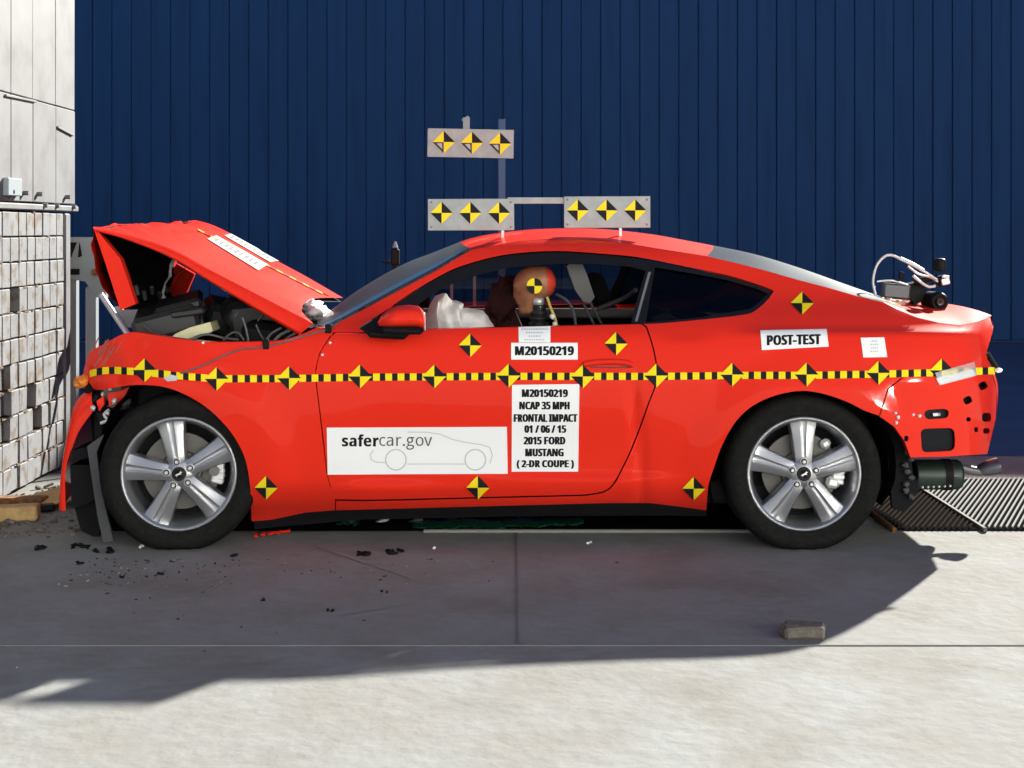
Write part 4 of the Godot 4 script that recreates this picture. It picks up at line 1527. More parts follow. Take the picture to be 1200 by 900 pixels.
func make_trim(car: Node3D):
	# door handle, with the shade under it painted as a dark strip
	var b := MB.new()
	var hp := []
	for q in [[684, 427], [700, 424.5], [720, 424], [736, 425.5], [742, 428]]:
		hp.append(flank(q[0], q[1], 0.012)[0])
	b.tube(resample(hp, 12), 0.012, 10)
	part("door_handle", b, M.red, car)
	sticker("painted_handle_shadow", [[690, 429.5], [740, 429.5], [738, 431.5], [692, 431.5]], paint(0.12, 0.01, 0.008, 0.6), car, 0.001)
	b = MB.new()
	var fl := MB.new()
	sheet(fl, poly2([[870, 410], [877, 402], [889, 399], [901, 402], [908, 410], [905, 422], [889, 428], [873, 422]]), [], 9, 0.0)
	# cable along the fender, with clips
	var cp := []
	for q in [[212, 437], [240, 428], [262, 417], [285, 409], [302, 408], [320, 405], [345, 398], [366, 392], [386, 386], [400, 376]]:
		cp.append(flank(q[0], q[1], 0.006)[0])
	b.tube(resample(cp, 40), 0.0038, 6)
	part("sensor_cable", b, paint(0.10, 0.10, 0.11, 0.6), car)
	for q in [[312, 404], [385, 387]]:
		b = MB.new()
		b.box(flank(q[0], q[1], 0.008)[0], Vector3(0.028, 0.042, 0.014), Basis.IDENTITY, 0.004)
		part("cable_clip", b, M.black, car)
	for q in [[387, 402], [378, 416], [238, 402]]:
		b = MB.new()
		b.blob(flank(q[0], q[1], 0.003)[0], Vector3.ONE * 0.006, 3, 0.3, Basis.IDENTITY, 5)
		part("white_speck", b, M.white_paper, car)
	# paint scraped off the fender's nose
	sticker("pale_mark", [[192, 443], [201, 438.5], [209, 441], [207, 446], [197, 447]], M.bright, car, 0.0052)
	var sb := MB.new()
	for k in 11:
		var u := rng.randf_range(102, 130)
		var w := rng.randf_range(414, 431)
		var l := rng.randf_range(12, 26)
		ribbon(sb, [[u, w], [u + 0.35 * l, w - 0.5 * l], [u + 0.6 * l, w - l]], rng.randf_range(0.3, 1.1), 0.0012)
	part("scuff_marks", sb, paint(0.42, 0.11, 0.085, 0.8), car).set_meta("kind", "stuff")
	# rear bumper: a painted glint in its slot, and small white specks
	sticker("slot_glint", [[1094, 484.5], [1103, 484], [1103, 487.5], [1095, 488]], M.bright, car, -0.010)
	for q in [[1052, 489, 0.008], [1050, 495, 0.007], [1077, 487, 0.008], [1070, 486, 0.006], [1049, 484, 0.006]]:
		b = MB.new()
		b.blob(flank(q[0], q[1], 0.003)[0], Vector3.ONE * q[2], int(q[1]), 0.6, Basis.IDENTITY, 6)
		part("white_speck", b, M.white_paper, car)
	# what is left of the side lamp, and the loose tail lamp
	sticker("side_lamp", [[1096, 443], [1139, 432], [1142, 440], [1100, 451]], M.white_paper, car, 0.006)
	sticker("side_lamp_lens", [[1094, 437], [1139, 424], [1142, 440], [1100, 451]], M.lens, car, 0.012)
	b = MB.new()
	b.tube(resample(line([[1156, 414], [1163, 424], [1169, 432]], -0.34), 6), 0.014, 8, 0.008)
	part("loose_tail_lamp", b, M.black, car)
	b = MB.new()
	b.blob(at(1170, 434, -0.33), Vector3(0.018, 0.011, 0.012), 2, 0.2, Basis.IDENTITY, 7)
	part("lamp_tip", b, M.white_paper, car)

func make_stickers(car: Node3D):
	# black and yellow tape along the flank
	var path := [[106, 438], [118, 435], [135, 434], [170, 436], [205, 440], [254, 444], [339, 443.5], [422, 442], [596, 441], [683, 441], [769, 441], [858, 440], [945, 440], [1029, 438.5], [1103, 436.5], [1160, 434.5]]
	var y_at := func(u: float) -> float:
		for i in path.size() - 1:
			if u <= path[i + 1][0]:
				return lerpf(path[i][1], path[i + 1][1], (u - path[i][0]) / (path[i + 1][0] - path[i][0]))
		return path[-1][1]
	var b := MB.new()
	var u := 106.0
	var k := 0
	while u < 1158.0:
		var w := 7.9 if k % 2 == 0 else 6.5
		b.col = Color(0.86, 0.68, 0.02) if k % 2 == 0 else Color(0.018, 0.018, 0.022)
		sheet(b, PackedVector2Array([Vector2(u, y_at.call(u) - 4.2), Vector2(u + w, y_at.call(u + w) - 4.2), Vector2(u + w, y_at.call(u + w) + 4.2), Vector2(u, y_at.call(u) + 4.2)]), [], 5.0, 0.003)
		u += w
		k += 1
	part("checker_tape", b, M.print_gloss, car)
	# the sheet's v runs downwards: yellow lies upper left and lower right
	for q in [[170, 434], [254, 444], [339, 443], [422, 441], [509, 441], [596, 440], [683, 441], [769, 440], [858, 439], [945, 439], [1029, 437], [1103, 434]]:
		diamond(car, q[0], q[1], 14.0, 0.0045)
	for q in [[551, 405], [722, 403], [312, 571], [560, 571], [813, 572], [940, 356]]:
		diamond(car, q[0], q[1], 13.6)
	# boards and labels
	sticker("white_sign", [[383, 501], [594, 500], [595, 555], [384, 556]], M.white_paper, car, 0.003)
	b = MB.new()
	write(b, "safer", Rect2(401, 508.6, 42.5, 14.3), 0.0045, true, 0.0, 0.25)
	part("lettering", b, M.print_black, car)
	b = MB.new()
	write(b, "car.gov", Rect2(444.5, 511.7, 62, 15), 0.0045, false)
	part("lettering", b, paint(0.06, 0.07, 0.08, 0.6), car)
	b = MB.new()
	for p in [[[478, 506], [500, 506], [516, 508.5], [530, 514.5], [545, 518], [565, 521], [574, 524], [577, 533], [574, 543]], [[477, 543.5], [545, 543.5]], [[438, 527], [434, 532], [435, 538], [440, 541], [452, 542]]]:
		ribbon(b, p, 0.5)
	for cx in [464.0, 557.0]:
		var ring := []
		for i in 33:
			ring.append([cx + cos(TAU * i / 32) * 12.0, 538.5 + sin(TAU * i / 32) * 12.0])
		ribbon(b, ring, 0.75)
	part("car_drawing", b, M.print_grey, car)
	sticker("white_sign", [[600, 451], [679, 450], [677.5, 552.5], [599.5, 552.5]], M.white_paper, car, 0.003)
	b = MB.new()
	for q in [["M20150219", 612, 665, 456, 465], ["NCAP 35 MPH", 609, 667, 470.5, 479.5], ["FRONTAL IMPACT", 602.5, 676, 485, 494], ["01 / 06 / 15", 615, 663, 498, 507], ["2015 FORD", 614, 662, 511.5, 520.5], ["MUSTANG", 616, 660, 525.5, 534.5], ["( 2-DR COUPE )", 606, 672, 539, 549]]:
		write(b, q[0], Rect2(q[1], q[3], q[2] - q[1], q[4] - q[3]), 0.0045, true, 0.0, 0.55)
	part("lettering", b, M.print_black, car)
	sticker("white_sign", [[599, 402], [677, 402], [677, 421.5], [599, 421.5]], M.white_paper, car, 0.003)
	b = MB.new()
	write(b, "M20150219", Rect2(604, 406, 68, 10.5), 0.0045, true, 0.0, 0.6)
	part("lettering", b, M.print_black, car)
	sticker("white_label", [[607.5, 383.8], [645, 382.8], [645, 401.5], [608, 401.5]], M.white_paper, car, 0.003)
	b = MB.new()
	small_print(b, 611, 386.5, 31, [31, 20, 14, 24])
	part("small_print", b, M.print_grey, car)
	sticker("white_sign", [[891, 388], [968.5, 386.5], [971, 406.5], [892.5, 410.5]], M.white_paper, car, 0.004)
	b = MB.new()
	write(b, "POST-TEST", Rect2(899, 393.5, 62, 11.5), 0.0055, true, -0.022, 0.6)
	part("lettering", b, M.print_black, car)
	sticker("white_label", [[1008.5, 396], [1036, 395.5], [1039.5, 418.5], [1011.5, 419]], M.white_paper, car, 0.003)
	b = MB.new()
	small_print(b, 1019, 400, 11, [7, 9, 8, 10])
	part("small_print", b, M.print_grey, car)
	# stickers on the bonnet
	for s in [[[243, 281], [254, 277], [314, 311], [303, 318], -0.55], [[263, 277], [271, 275], [327, 306], [317, 308.5], -0.78]]:
		b = MB.new()
		var P := func(a: float, d: float) -> Vector3:
			var m := Vector2(s[0][0], s[0][1]).lerp(Vector2(s[3][0], s[3][1]), a).lerp(Vector2(s[1][0], s[1][1]).lerp(Vector2(s[2][0], s[2][1]), a), d)
			return on_bonnet(m.x, m.y, car)
		for i in 14:
			for j in 3:
				b.quad(P.call(i / 14.0, j / 3.0), P.call((i + 1) / 14.0, j / 3.0), P.call((i + 1) / 14.0, (j + 1) / 3.0), P.call(i / 14.0, (j + 1) / 3.0))
		part("bonnet_label", b, M.label_paper, car)
		b = MB.new()
		for i in 9:
			var t := 0.08 + i * 0.095
			var o := Vector3(0, 0.0025, 0.001)
			b.quad(P.call(t, 0.28) + o, P.call(t, 0.72) + o, P.call(t + rng.randf_range(0.035, 0.065), 0.72) + o, P.call(t + 0.05, 0.28) + o)
		part("label_print", b, M.label_ink, car)
	b = MB.new()
	for i in 20:
		var t := i / 19.0
		b.col = Color(0.55, 0.26, 0.04) if i % 2 == 0 else Color(0.36, 0.03, 0.015)
		var c4 := []
		for e in [[t, -0.9], [t, 0.9], [t + 0.052, 0.9], [t + 0.052, -0.9]]:
			c4.append(on_bonnet(lerpf(232, 378, e[0]), lerpf(270, 345, e[0]) + e[1], car))
		b.quad(c4[0], c4[1], c4[2], c4[3])
	part("bonnet_tape", b, M.print_gloss, car)

# the spot of the bonnet's skin that a mark stands for
func on_bonnet(u: float, w: float, car: Node3D) -> Vector3:
	var mesh: ArrayMesh = car.get_node("bonnet").mesh
	var dir := (at(u, w, 0.0) - EYE).normalized()
	var vs: PackedVector3Array = mesh.surface_get_arrays(0)[Mesh.ARRAY_VERTEX]
	for step in 12:
		for i in range(0, vs.size(), 3):
			var h = Geometry3D.ray_intersects_triangle(EYE, dir, vs[i], vs[i + 1], vs[i + 2])
			if h != null:
				return h + Vector3(0, 0.006, 0.002)
		dir = (at(u, w + 1.0 + step, 0.0) - EYE).normalized()   # the mark lies past the far edge: come back to the skin
	return at(u, w, -1.7)

func small_print(b: MB, u: float, w: float, wide: float, lens: Array):
	for i in lens.size():
		var x: float = u + (wide - lens[i]) / 2.0
		var end: float = x + lens[i]
		while x < end:
			var l := minf(rng.randf_range(1.2, 2.6), end - x)
			ribbon(b, [[x, w + i * 4.0], [x + l, w + i * 4.0]], 0.75)
			x += l + 0.8

func ribbon(b: MB, pts: Array, half: float, off := 0.0045):
	for i in pts.size() - 1:
		var a := Vector2(pts[i][0], pts[i][1])
		var d := Vector2(pts[i + 1][0], pts[i + 1][1])
		var s := (d - a).orthogonal().normalized() * half
		var q := []
		for p in [a + s, d + s, d - s, a - s]:
			q.append(flank(p.x, p.y, off))
		b.tri(q[0][0], q[1][0], q[2][0], q[0][1], q[1][1], q[2][1])
		b.tri(q[0][0], q[2][0], q[3][0], q[0][1], q[2][1], q[3][1])


# ------------------------------------------------------------------ target boards
func flat_diamond(t: Node3D, p: Vector3, r: float, worn: bool):
	var b := MB.new()
	for q in 4:
		b.col = Color(0.86, 0.68, 0.04) if q % 2 == 1 else Color(0.02, 0.02, 0.024)
		if worn and q == 2: b.col = Color(0.06, 0.06, 0.06)
		var a := PI / 2 * q
		b.flat(p, p + Vector3(cos(a), sin(a), 0) * r, p + Vector3(cos(a + PI / 2), sin(a + PI / 2), 0) * r)
	part("target_sticker", b, M.print_gloss, t)
	if worn:
		b = MB.new()
		b.col = Color(0.42, 0.44, 0.44)
		b.flat(p + Vector3(-0.62, -0.12, 0.04) * r, p + Vector3(-0.16, -0.10, 0.04) * r, p + Vector3(-0.30, -0.46, 0.04) * r)
		b.flat(p + Vector3(-0.16, -0.10, 0.04) * r, p + Vector3(-0.12, -0.62, 0.04) * r, p + Vector3(-0.30, -0.46, 0.04) * r)
		part("scuff", b, M.print_gloss, t)

func make_target_boards():
	var Z := -0.60
	var t := thing("roof_target_rig", at(632, 275, Z), "pair of grey target boards joined by a bar, standing on the car's roof", "target board")
	for e in [[501.5, 602.5, 233, 270], [661, 762, 230, 267]]:
		var a := at(e[0], e[2], Z)
		var d := at(e[1], e[3], Z)
		var b := MB.new()
		b.box((a + d) / 2, Vector3(d.x - a.x, a.y - d.y, 0.012), Basis.from_euler(Vector3(0, 0, 0.004)), 0.002)
		part("plate", b, M.board, t)
		for k in 3:
			flat_diamond(t, at(e[0] + 16 + k * 33.7, (e[2] + e[3]) / 2 - 1.5, Z + 0.0085), 0.052, false)
		for q in [[4, 4], [97, 4], [4, 33], [97, 33]]:
			b = MB.new()
			b.tube([at(e[0] + q[0], e[2] + q[1], Z + 0.004), at(e[0] + q[0], e[2] + q[1], Z + 0.011)], 0.005, 8)
			part("screw", b, M.steel_dark, t)
	var b := MB.new()
	b.box(at(632, 235, Z - 0.014), Vector3(0.30, 0.030, 0.012), Basis.IDENTITY, 0.002)
	part("cross_bar", b, M.board, t)
	for u in [589, 727]:
		b = MB.new()
		b.box(at(u, 270, Z - 0.014), Vector3(0.014, 0.14, 0.012), Basis.IDENTITY, 0.002)
		part("foot", b, M.bright, t)
	# the single board on a pole
	Z = -3.6
	t = thing("target_board_on_pole", at(588, 500, Z) * Vector3(1, 0, 1), "single worn target board on a thin blue pole, above the other boards", "target board")
	b = MB.new()
	var foot := at(588, 500, Z)
	b.box(Vector3(foot.x, 1.06, Z - 0.03), Vector3(0.05, 2.12, 0.03), Basis.IDENTITY, 0.004)
	part("pole", b, paint(0.02, 0.06, 0.15, 0.6), t)
	b = MB.new()
	b.box(Vector3(foot.x, 0.02, Z - 0.03), Vector3(0.3, 0.04, 0.3), Basis.IDENTITY, 0.006)
	part("base", b, M.steel_dark, t)
	var tilt := Basis.from_euler(Vector3(0, 0, -0.02))
	b = MB.new()
	b.box(at(551.5, 168, Z), Vector3(101 * 9.6 / FOCAL, 33.5 * 9.6 / FOCAL, 0.012), tilt, 0.002)
	part("plate", b, M.board, t)
	for k in 3:
		flat_diamond(t, at(520 + k * 33, 166.5 + k * 0.9, Z + 0.0085), 13.2 * 9.6 / FOCAL, true)
	b = MB.new()
	b.box(at(546.5, 146, Z - 0.012), Vector3(0.046, 0.10, 0.012), Basis.IDENTITY, 0.002)
	b.box(at(545.5, 139, Z - 0.010), Vector3(0.052, 0.020, 0.014), Basis.from_euler(Vector3(0, 0, 0.5)), 0.003)
	part("bracket", b, M.steel, t)


# ------------------------------------------------------------------ the dummy in the driver's seat
func make_dummy():
	var zc := MID + 0.37
	var t := thing("crash_test_dummy", Vector3(0.35, 0.48, zc), "crash test dummy with tan face and red skull cap in the driver's seat", "dummy")
	var V := func(x: float, y: float, z: float) -> Vector3: return Vector3(x, y, zc + z)
	# body in dark clothing: torso, arms to the wheel, legs to the pedals
	var bones := [
		[V.call(0.42, 0.55, 0), V.call(0.36, 0.68, 0), 0.13, 0.13], [V.call(0.36, 0.68, 0), V.call(0.27, 0.80, 0), 0.13, 0.11],
		[V.call(0.26, 0.82, -0.16), V.call(0.26, 0.82, 0.16), 0.065, 0.065], [V.call(0.42, 0.54, -0.1), V.call(0.42, 0.54, 0.1), 0.12, 0.12],
	]
	for s in [-1, 1]:
		bones.append([V.call(0.26, 0.82, s * 0.18), V.call(0.14, 0.62, s * 0.24), 0.055, 0.045])
		bones.append([V.call(0.14, 0.62, s * 0.24), V.call(-0.10, 0.72, s * 0.17), 0.042, 0.03])
		bones.append([V.call(0.40, 0.53, s * 0.10), V.call(-0.02, 0.60, s * 0.13), 0.085, 0.06])
		bones.append([V.call(-0.02, 0.60, s * 0.13), V.call(-0.28, 0.36, s * 0.13), 0.055, 0.042])
		bones.append([V.call(-0.28, 0.34, s * 0.13), V.call(-0.44, 0.36, s * 0.13), 0.04, 0.03])
	var b := MB.new()
	body(b, bones, 0.02, 0.05)
	part("body", b, paint(0.03, 0.03, 0.032, 0.8), t)
	# hands on the wheel
	for s in [-1, 1]:
		var w: Vector3 = V.call(-0.11, 0.72, s * 0.17)
		var hb := [[w, w + Vector3(-0.07, 0.03, 0), 0.026, 0.032]]
		for k in 4:
			var o := Vector3(-0.075, 0.035, (k - 1.5) * 0.019)
			var l: float = [0.032, 0.037, 0.034, 0.027][k]
			hb.append([w + o, w + o + Vector3(-l, 0.006, 0), 0.009, 0.0085])
			hb.append([w + o + Vector3(-l, 0.006, 0), w + o + Vector3(-l - 0.01, -l * 0.8, 0), 0.0085, 0.0075])
		hb.append([w + Vector3(-0.03, 0.015, -s * 0.025), w + Vector3(-0.07, 0.0, -s * 0.055), 0.012, 0.010])
		hb.append([w + Vector3(-0.07, 0.0, -s * 0.055), w + Vector3(-0.095, -0.01, -s * 0.05), 0.010, 0.008])
		b = MB.new()
		body(b, hb, 0.005, 0.012)
		part("hand", b, M.flesh, t)
	# head, facing the nose of the car and dipped a little
	var hc := at(627, 340, zc)
	var H := Transform3D(Basis.from_euler(Vector3(0, 0, 0.10)).scaled(Vector3.ONE * 0.94), hc)
	var L := func(x: float, y: float, z: float) -> Vector3: return H * Vector3(x, y, z)
	b = MB.new()
	body(b, [
		[L.call(-0.012, 0.035, 0), L.call(0.022, 0.035, 0), 0.080, 0.080], [L.call(-0.045, 0.03, 0), L.call(-0.05, -0.02, 0), 0.052, 0.046],
		[L.call(-0.03, -0.02, 0.02), L.call(-0.045, -0.085, 0.008), 0.042, 0.026], [L.call(-0.03, -0.02, -0.02), L.call(-0.045, -0.085, -0.008), 0.042, 0.026],
		[L.call(-0.090, 0.010, 0), L.call(-0.096, -0.020, 0), 0.008, 0.012], [L.call(-0.086, -0.052, -0.014), L.call(-0.086, -0.052, 0.014), 0.008, 0.008],
		[L.call(-0.070, -0.088, 0), L.call(-0.070, -0.092, 0), 0.018, 0.018], [L.call(-0.088, 0.03, 0.03), L.call(-0.088, 0.03, 0.03), 0.012, 0.012],
		[L.call(-0.088, 0.03, -0.03), L.call(-0.088, 0.03, -0.03), 0.012, 0.012], [L.call(0.005, 0.02, 0.078), L.call(0.009, -0.015, 0.076), 0.013, 0.008],
		[L.call(0.005, 0.02, -0.078), L.call(0.009, -0.015, -0.076), 0.013, 0.008],
	], 0.006, 0.022)
	part("head", b, M.flesh, t)
	b = MB.new()
	var rows := []
	for j in 13:
		var row := PackedVector3Array()
		for i in 25:
			var th := 1.05 * j / 12.0
			var ph := TAU * i / 24.0
			row.append(H * (Vector3(0.022, 0.035, 0) + Vector3(cos(th), sin(th) * cos(ph) * 1.02, sin(th) * sin(ph)) * 0.0865))
		rows.append(row)
	b.grid(rows, true)
	part("skull_cap", b, M.red_cap, t)
	# roundel on the temple
	b = MB.new()
	var rc: Vector3 = L.call(-0.002, 0.025, 0.0945)
	for q in 4:
		b.col = Color(0.86, 0.68, 0.03) if q % 2 == 1 else Color(0.02, 0.02, 0.022)
		for k in 6:
			var a := PI / 2 * q + PI / 12 * k
			b.flat(rc, rc + Vector3(cos(a), sin(a), 0) * 0.036, rc + Vector3(cos(a + PI / 12), sin(a + PI / 12), 0) * 0.036)
	part("temple_target", b, M.print_gloss, t)
	# ribbed rubber neck with its steel ends
	b = MB.new()
	var prof := [Vector2(0.0, -0.01)]
	for k in 5:
		prof.append_array([Vector2(0.046 - 0.003 * k, k * 0.026), Vector2(0.050 - 0.003 * k, k * 0.026 + 0.004), Vector2(0.050 - 0.003 * k, k * 0.026 + 0.015), Vector2(0.034, k * 0.026 + 0.019), Vector2(0.034, k * 0.026 + 0.025)])
	prof.append(Vector2(0.0, 0.13))
	b.lathe(prof, Transform3D(Basis.from_euler(Vector3(-PI / 2, 0, 0)) , at(631, 388, zc)), 24)
	part("neck", b, paint(0.02, 0.02, 0.022, 0.3), t)
	b = MB.new()
	b.lathe([Vector2(0.0, 0.0), Vector2(0.026, 0.0), Vector2(0.026, 0.03), Vector2(0.0, 0.03)], Transform3D(Basis.from_euler(Vector3(-PI / 2, 0, 0)), at(631, 357, zc + 0.045)), 20)
	part("neck_mount", b, M.bright, t)
	b = MB.new()
	b.tube(resample([at(641, 348, zc + 0.09), at(645, 360, zc + 0.10), at(650, 372, zc + 0.10), at(654, 388, zc + 0.10)], 12), 0.007, 6)
	part("sensor_wire", b, paint(0.6, 0.42, 0.08, 0.6), t)
	for q in [[650, 380], [654, 384], [647, 371]]:
		b = MB.new()
		b.blob(at(q[0], q[1], zc + 0.11), Vector3.ONE * 0.011, int(q[0]), 0.6, Basis.IDENTITY, 6)
		part("connector", b, M.white_paper, t)


# ------------------------------------------------------------------ camera rig on the boot
func make_camera_rig():
	var Z := -0.62
	var t := thing("onboard_camera_rig", at(1088, 362, Z), "black onboard camera with looping cables mounted on the car's boot", "camera")
	var b := MB.new()
	b.box(at(1080, 366, Z), Vector3(0.20, 0.018, 0.16), Basis.from_euler(Vector3(0, 0, -0.12)), 0.004)
	part("base_plate", b, M.black, t)
	b = MB.new()
	b.lathe([Vector2(0, 0), Vector2(0.043, 0.0), Vector2(0.046, 0.006), Vector2(0.046, 0.10), Vector2(0.040, 0.115), Vector2(0.030, 0.118), Vector2(0.027, 0.108), Vector2(0.0, 0.106)], Transform3D(Basis.from_euler(Vector3(0, 0.15, 0)), at(1089, 352.5, Z - 0.05)), 32)
	part("camera_body", b, M.black, t)
	b = MB.new()
	b.lathe([Vector2(0, 0.112), Vector2(0.016, 0.112), Vector2(0.018, 0.118), Vector2(0.015, 0.12)], Transform3D(Basis.from_euler(Vector3(0, 0.15, 0)), at(1089, 352.5, Z - 0.05)), 24)
	part("camera_lens", b, M.steel_dark, t)
	b = MB.new()
	b.extrude(plan([[1066, 346], [1066, 333], [1078, 330], [1084, 336], [1086, 350], [1072, 358]], Z - 0.02), 0.09, shift(Z - 0.02))
	part("clamp", b, M.black, t)
	b = MB.new()
	b.box(at(1049, 341, Z - 0.02), Vector3(0.125, 0.07, 0.07), Basis.from_euler(Vector3(0, 0, -0.08)), 0.008)
	part("recorder_box", b, paint(0.06, 0.06, 0.075, 0.4), t)
	b = MB.new()
	b.tube([at(1072, 331, Z), at(1098, 325, Z)], 0.016, 10)
	b.box(at(1104, 329, Z), Vector3(0.055, 0.05, 0.05), Basis.from_euler(Vector3(0, 0, 0.2)), 0.01)
	part("arm", b, M.black, t)
	b = MB.new()
	b.box(at(1108, 330, Z + 0.03), Vector3(0.04, 0.03, 0.012), Basis.from_euler(Vector3(0, 0, 0.2)), 0.004)
	b.tube([at(1104, 324, Z + 0.03), at(1112, 325, Z + 0.03)], 0.008, 8)
	part("arm_fitting", b, M.bright, t)
	b = MB.new()
	b.lathe([Vector2(0, 0), Vector2(0.026, 0.0), Vector2(0.028, 0.01), Vector2(0.028, 0.05), Vector2(0.02, 0.06), Vector2(0, 0.062)], Transform3D(Basis.from_euler(Vector3(-PI / 2, 0, 0.15)), at(1101.5, 318, Z)), 24)
	part("knob", b, M.black, t)
	b = MB.new()
	b.box(at(1056.5, 324, Z - 0.04), Vector3(0.022, 0.045, 0.02), Basis.IDENTITY, 0.004)
	part("switch", b, M.black, t)
	for c in [[[[1026, 345], [1023, 330], [1027, 312], [1036, 301], [1045, 299], [1056, 304], [1072, 312], [1086, 320], [1098, 328]], 0.006], [[[1025, 335], [1025, 345], [1034, 350], [1050, 353], [1066, 353]], 0.004], [[[1028, 330], [1045, 329], [1064, 334]], 0.004], [[[1070, 323], [1078, 330], [1088, 336], [1096, 335]], 0.007], [[[1055, 303], [1068, 309], [1082, 317]], 0.009], [[[1064, 312], [1076, 321], [1090, 325], [1099, 330]], 0.005]]:
		b = MB.new()
		b.tube(resample(line(c[0], Z + rng.randf_range(0.0, 0.05)), 26), c[1], 7)
		part("cable", b, M.cable, t)
	# slack of cable lying on the lid
	b = MB.new()
	var loop := []
	for k in 60:
		var a := k * 0.55
		loop.append(at(1107, 371, -0.55) + Vector3(cos(a) * (0.05 + 0.022 * sin(a * 0.37)) + 0.012 * sin(k * 0.2), 0.006 + 0.003 * sin(k * 1.7) - 0.02 * cos(a) * 0.4, sin(a) * 0.09))
	b.tube(loop, 0.005, 6)
	part("cable_slack", b, M.white_paper, t)
	b = MB.new()
	b.tube(resample([at(1112, 370, -0.55), at(1125, 368, -0.6), at(1136, 366, -0.7)], 8), 0.005, 6)
	part("cable", b, M.cable, t)
	b = MB.new()
	b.blob(at(1048, 355, -0.5), Vector3(0.05, 0.014, 0.04), 31, 0.7, Basis.IDENTITY, 8)
	b.blob(at(1038, 352, -0.5), Vector3(0.03, 0.012, 0.03), 33, 0.7, Basis.IDENTITY, 8)
	part("tape_wad", b, paint(0.6, 0.36, 0.22, 0.7), t)


# ------------------------------------------------------------------ small things about the place
func make_small_things():
	# strobe lamp beyond the windscreen
	var t := thing("strobe_stand", at(463, 545, -2.3) * Vector3(1, 0, 1), "small black lamp on a stand behind the car's windscreen", "lamp stand")
	var b := MB.new()
	var p := at(463, 300, -2.3)
	b.tube([Vector3(p.x, 0, p.z), p], 0.014, 8)
	part("pole", b, M.black, t)
	b = MB.new()
	b.box(at(463, 301, -2.3), Vector3(0.05, 0.10, 0.05), Basis.IDENTITY, 0.01)
	b.box(at(452, 307, -2.3), Vector3(0.05, 0.015, 0.03), Basis.IDENTITY, 0.004)
	part("lamp_head", b, M.black, t)
	b = MB.new()
	b.tube([at(463, 290, -2.3), at(463, 283, -2.3)], 0.018, 8, 0.006)
	part("lamp_cap", b, paint(0.2, 0.22, 0.25, 0.4), t)
	for k in 3:
		b = MB.new()
		var a := TAU * k / 3.0 + 0.4
		b.tube([Vector3(p.x, 0.4, p.z), Vector3(p.x + cos(a) * 0.3, 0.0, p.z + sin(a) * 0.3)], 0.009, 6)
		part("leg", b, M.black, t)
	# grey frames seen through the cabin
	for q in [[529, "thin grey post seen through the left of the car's cabin"], [556, "thin grey post seen through the cabin nearer to the dummy"]]:
		b = MB.new()
		var f := at(q[0], 330, -2.7)
		b.box(Vector3(f.x, 0.62, f.z), Vector3(0.018, 1.24, 0.018), Basis.IDENTITY, 0.004)
		lone("grey_post", b, M.steel, Vector3(f.x, 0, f.z), q[1], "post", "grey posts beyond the car")

	# stone on the ground in front
	b = MB.new()
	var g := Vector3(0.985, 0.03, 1.24)
	b.box(g + Vector3(0, -0.008, 0), Vector3(0.135, 0.042, 0.085), Basis.from_euler(Vector3(0, -0.25, 0)), 0.008)
	b.box(g + Vector3(-0.02, -0.008, 0.01), Vector3(0.12, 0.04, 0.08), Basis.from_euler(Vector3(0.0, 0.12, 0.03)), 0.01)
	lone("brick_piece", b, M.rubble, g - Vector3(0, 0.03, 0), "loose brown brick piece lying in the car's shadow in front of the rear wheel", "brick")
	# green coolant run out on the dark track under the car
	b = MB.new()
	for q in [[486, 588, 610, 622], [592, 680, 608, 619], [396, 420, 608, 616]]:
		for k in 6:
			var u := lerpf(q[0], q[1], (k + 0.5) / 6.0)
			var z0: float = 6.0 - 1.373 * FOCAL / (q[3] - 268.0)
			var z1: float = 6.0 - 1.373 * FOCAL / (q[2] - 268.0)
			var c0 := at(u, 600, (z0 + z1) / 2) * Vector3(1, 0, 1)
			var hw: float = (q[1] - q[0]) / 12.0 * 0.0042
			b.blob(c0 + Vector3(0, 0.005, rng.randf_range(-0.03, 0.03)), Vector3(hw * 1.5, 0.006, (z0 - z1) * rng.randf_range(0.35, 0.6)), 60 + k, 0.5, Basis.IDENTITY, 8)
	var spill := paint(0.015, 0.13, 0.07, 0.25)
	lone("coolant_spill", b, spill, Vector3(-0.2, 0, -0.6), "green coolant spilled on the dark floor under the car's door", "spill").set_meta("kind", "stuff")
	b = MB.new()
	for k in 5:
		b.box(at(300 + k * 9, 617 + (k % 2) * 3, -0.28 - 0.02 * k) * Vector3(1, 0, 1) + Vector3(0, 0.012, 0), Vector3(0.035, 0.008, 0.018), Basis.from_euler(Vector3(0.2, rng.randf() * 2.0, 0.15)), 0.002)
	lone("red_fragments", b, M.red, at(315, 617, -0.3) * Vector3(1, 0, 1), "red paint fragments on the floor under the sill behind the front tyre", "debris").set_meta("kind", "stuff")
	# splintered timber by the barrier
	b = MB.new()
	g = at(12, 609, -0.65)
	b.box(Vector3(g.x, 0.035, g.z), Vector3(0.26, 0.07, 0.10), Basis.from_euler(Vector3(0, 0.15, 0.02)), 0.008)
	lone("timber_block", b, M.wood, Vector3(g.x, 0, g.z), "yellow timber offcut on the ground at the barrier's foot, leftmost", "timber")
	b = MB.new()
	g = at(20, 598, -0.95)
	b.box(Vector3(g.x, 0.03, g.z), Vector3(0.30, 0.05, 0.09), Basis.from_euler(Vector3(0, -0.2, 0.04)), 0.008)
	lone("timber_block", b, M.rust, Vector3(g.x, 0, g.z), "brown broken timber piece just behind the yellow offcut", "timber")
	b = MB.new()
	g = at(48, 602, -0.85)
	b.box(Vector3(g.x, 0.02, g.z), Vector3(0.12, 0.03, 0.07), Basis.from_euler(Vector3(0, 0.3, 0.05)), 0.006)
	lone("plastic_piece", b, M.black, Vector3(g.x, 0, g.z), "flat black plastic piece between the barrier and the torn bumper", "debris")
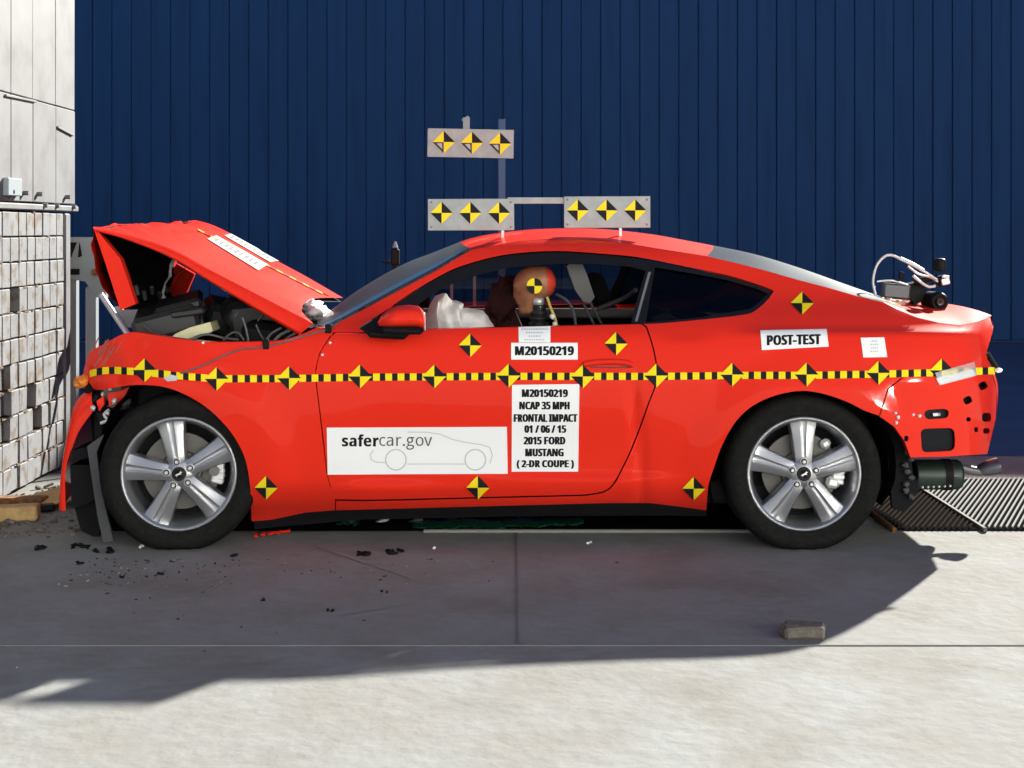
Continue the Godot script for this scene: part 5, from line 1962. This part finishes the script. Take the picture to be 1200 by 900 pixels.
	# rubble heap at the barrier's foot
	b = MB.new()
	for k in 260:
		var x := rng.randf_range(-2.54, -1.95)
		var z := rng.randf_range(-1.5, -0.25)
		var r := rng.randf_range(0.006, 0.02) * (1.7 if x < -2.3 else 1.0)
		var tone := rng.randf_range(0.5, 1.5)
		b.col = Color(tone, tone, tone)
		b.box(Vector3(x, r * 0.35, z), Vector3(r * rng.randf_range(0.7, 2.0), r * rng.randf_range(0.3, 0.8), r * rng.randf_range(0.7, 1.4)), Basis.from_euler(Vector3(rng.randf_range(-0.5, 0.5), rng.randf() * 6, rng.randf_range(-0.5, 0.5))), r * 0.18)
	var heap := lone("rubble", b, M.rubble, Vector3(-2.3, 0, -0.9), "grey rubble and dust strewn between the barrier and the car's nose", "rubble")
	heap.set_meta("kind", "stuff")
	b = MB.new()
	b.box(at(70, 580, -1.0), Vector3(0.25, 0.02, 0.2), Basis.from_euler(Vector3(0.1, 0.5, 0.2)), 0.004)
	lone("plywood_scrap", b, M.wood, at(70, 585, -1.0) * Vector3(1, 0, 1), "tan plywood scrap leaning at the barrier behind the torn bumper", "plywood")
	b = MB.new()
	for k in 170:
		var x := -1.75 + absf(rng.randfn(0.0, 0.45)) * (1.0 if k % 3 else 2.2)
		var z := 0.12 + absf(rng.randfn(0.0, 0.22)) * (1.0 if k % 4 else 2.5)
		var sz := rng.randf_range(0.002, 0.007)
		var g0 := 0.02 if k % 5 else 0.3
		b.col = Color(g0, g0, g0)
		b.box(Vector3(x, sz * 0.3, z), Vector3(sz * rng.randf_range(0.8, 2.6), sz * 0.5, sz), Basis.from_euler(Vector3(rng.randf_range(-0.3, 0.3), rng.randf() * 6.0, rng.randf_range(-0.3, 0.3))))
	lone("fine_debris", b, M.debris, Vector3(-1.4, 0, 0.3), "fine dark crumbs scattered on the floor around the front tyre", "debris").set_meta("kind", "stuff")
	# single black shards
	var where := [[424, 650, 0.045, "curved black shard on the floor below the door's white sign"], [462, 648, 0.05, "straight black shard right of the curved one below the door"], [95, 641, 0.05, "black shard cluster left of the front tyre's torn liner"], [122, 646, 0.06, "spiky black shard at the foot of the torn liner"], [164, 642, 0.03, "pale shard touching the front tyre's left foot"], [40, 643, 0.05, "black flake nearest the barrier's foot"], [280, 652, 0.03, "small black chip just right of the front tyre"], [190, 673, 0.025, "small chip in front of the front tyre"], [146, 677, 0.025, "small dark chip left in front of the front tyre"], [390, 716, 0.028, "dark chip in the middle of the car's shadow"], [450, 695, 0.02, "tiny dark chip below the two long shards"], [310, 704, 0.018, "tiny dark chip in the shadow below the front tyre's right"], [90, 661, 0.03, "flat dark flake on the floor left of the front tyre"], [510, 643, 0.016, "tiny pale chip under the door's middle"], [690, 637, 0.02, "pale chip on the floor under the door's rear end"]]
	for i in where.size():
		var w = where[i]
		var z: float = 6.0 - 1.373 * FOCAL / (w[1] - 268.0)
		var q := at(w[0], w[1], z)
		q.y = 0.0
		b = MB.new()
		var s: float = w[2]
		for k in (6 if s > 0.04 else 2):
			b.blob(q + Vector3(rng.randf_range(-1, 1) * s * 0.8, 0.005, rng.randf_range(-1, 1) * s * 0.6), Vector3(s * rng.randf_range(0.25, 0.55), 0.003 + s * 0.08, s * 0.15), i * 7 + k, 0.9, Basis.from_euler(Vector3(0, rng.randf() * 3.0, rng.randf_range(-0.1, 0.1))), 5)
		lone("shard", b, M.white_paper if "pale" in w[3] else M.black, q, w[3], "debris", "shards strewn on the floor")
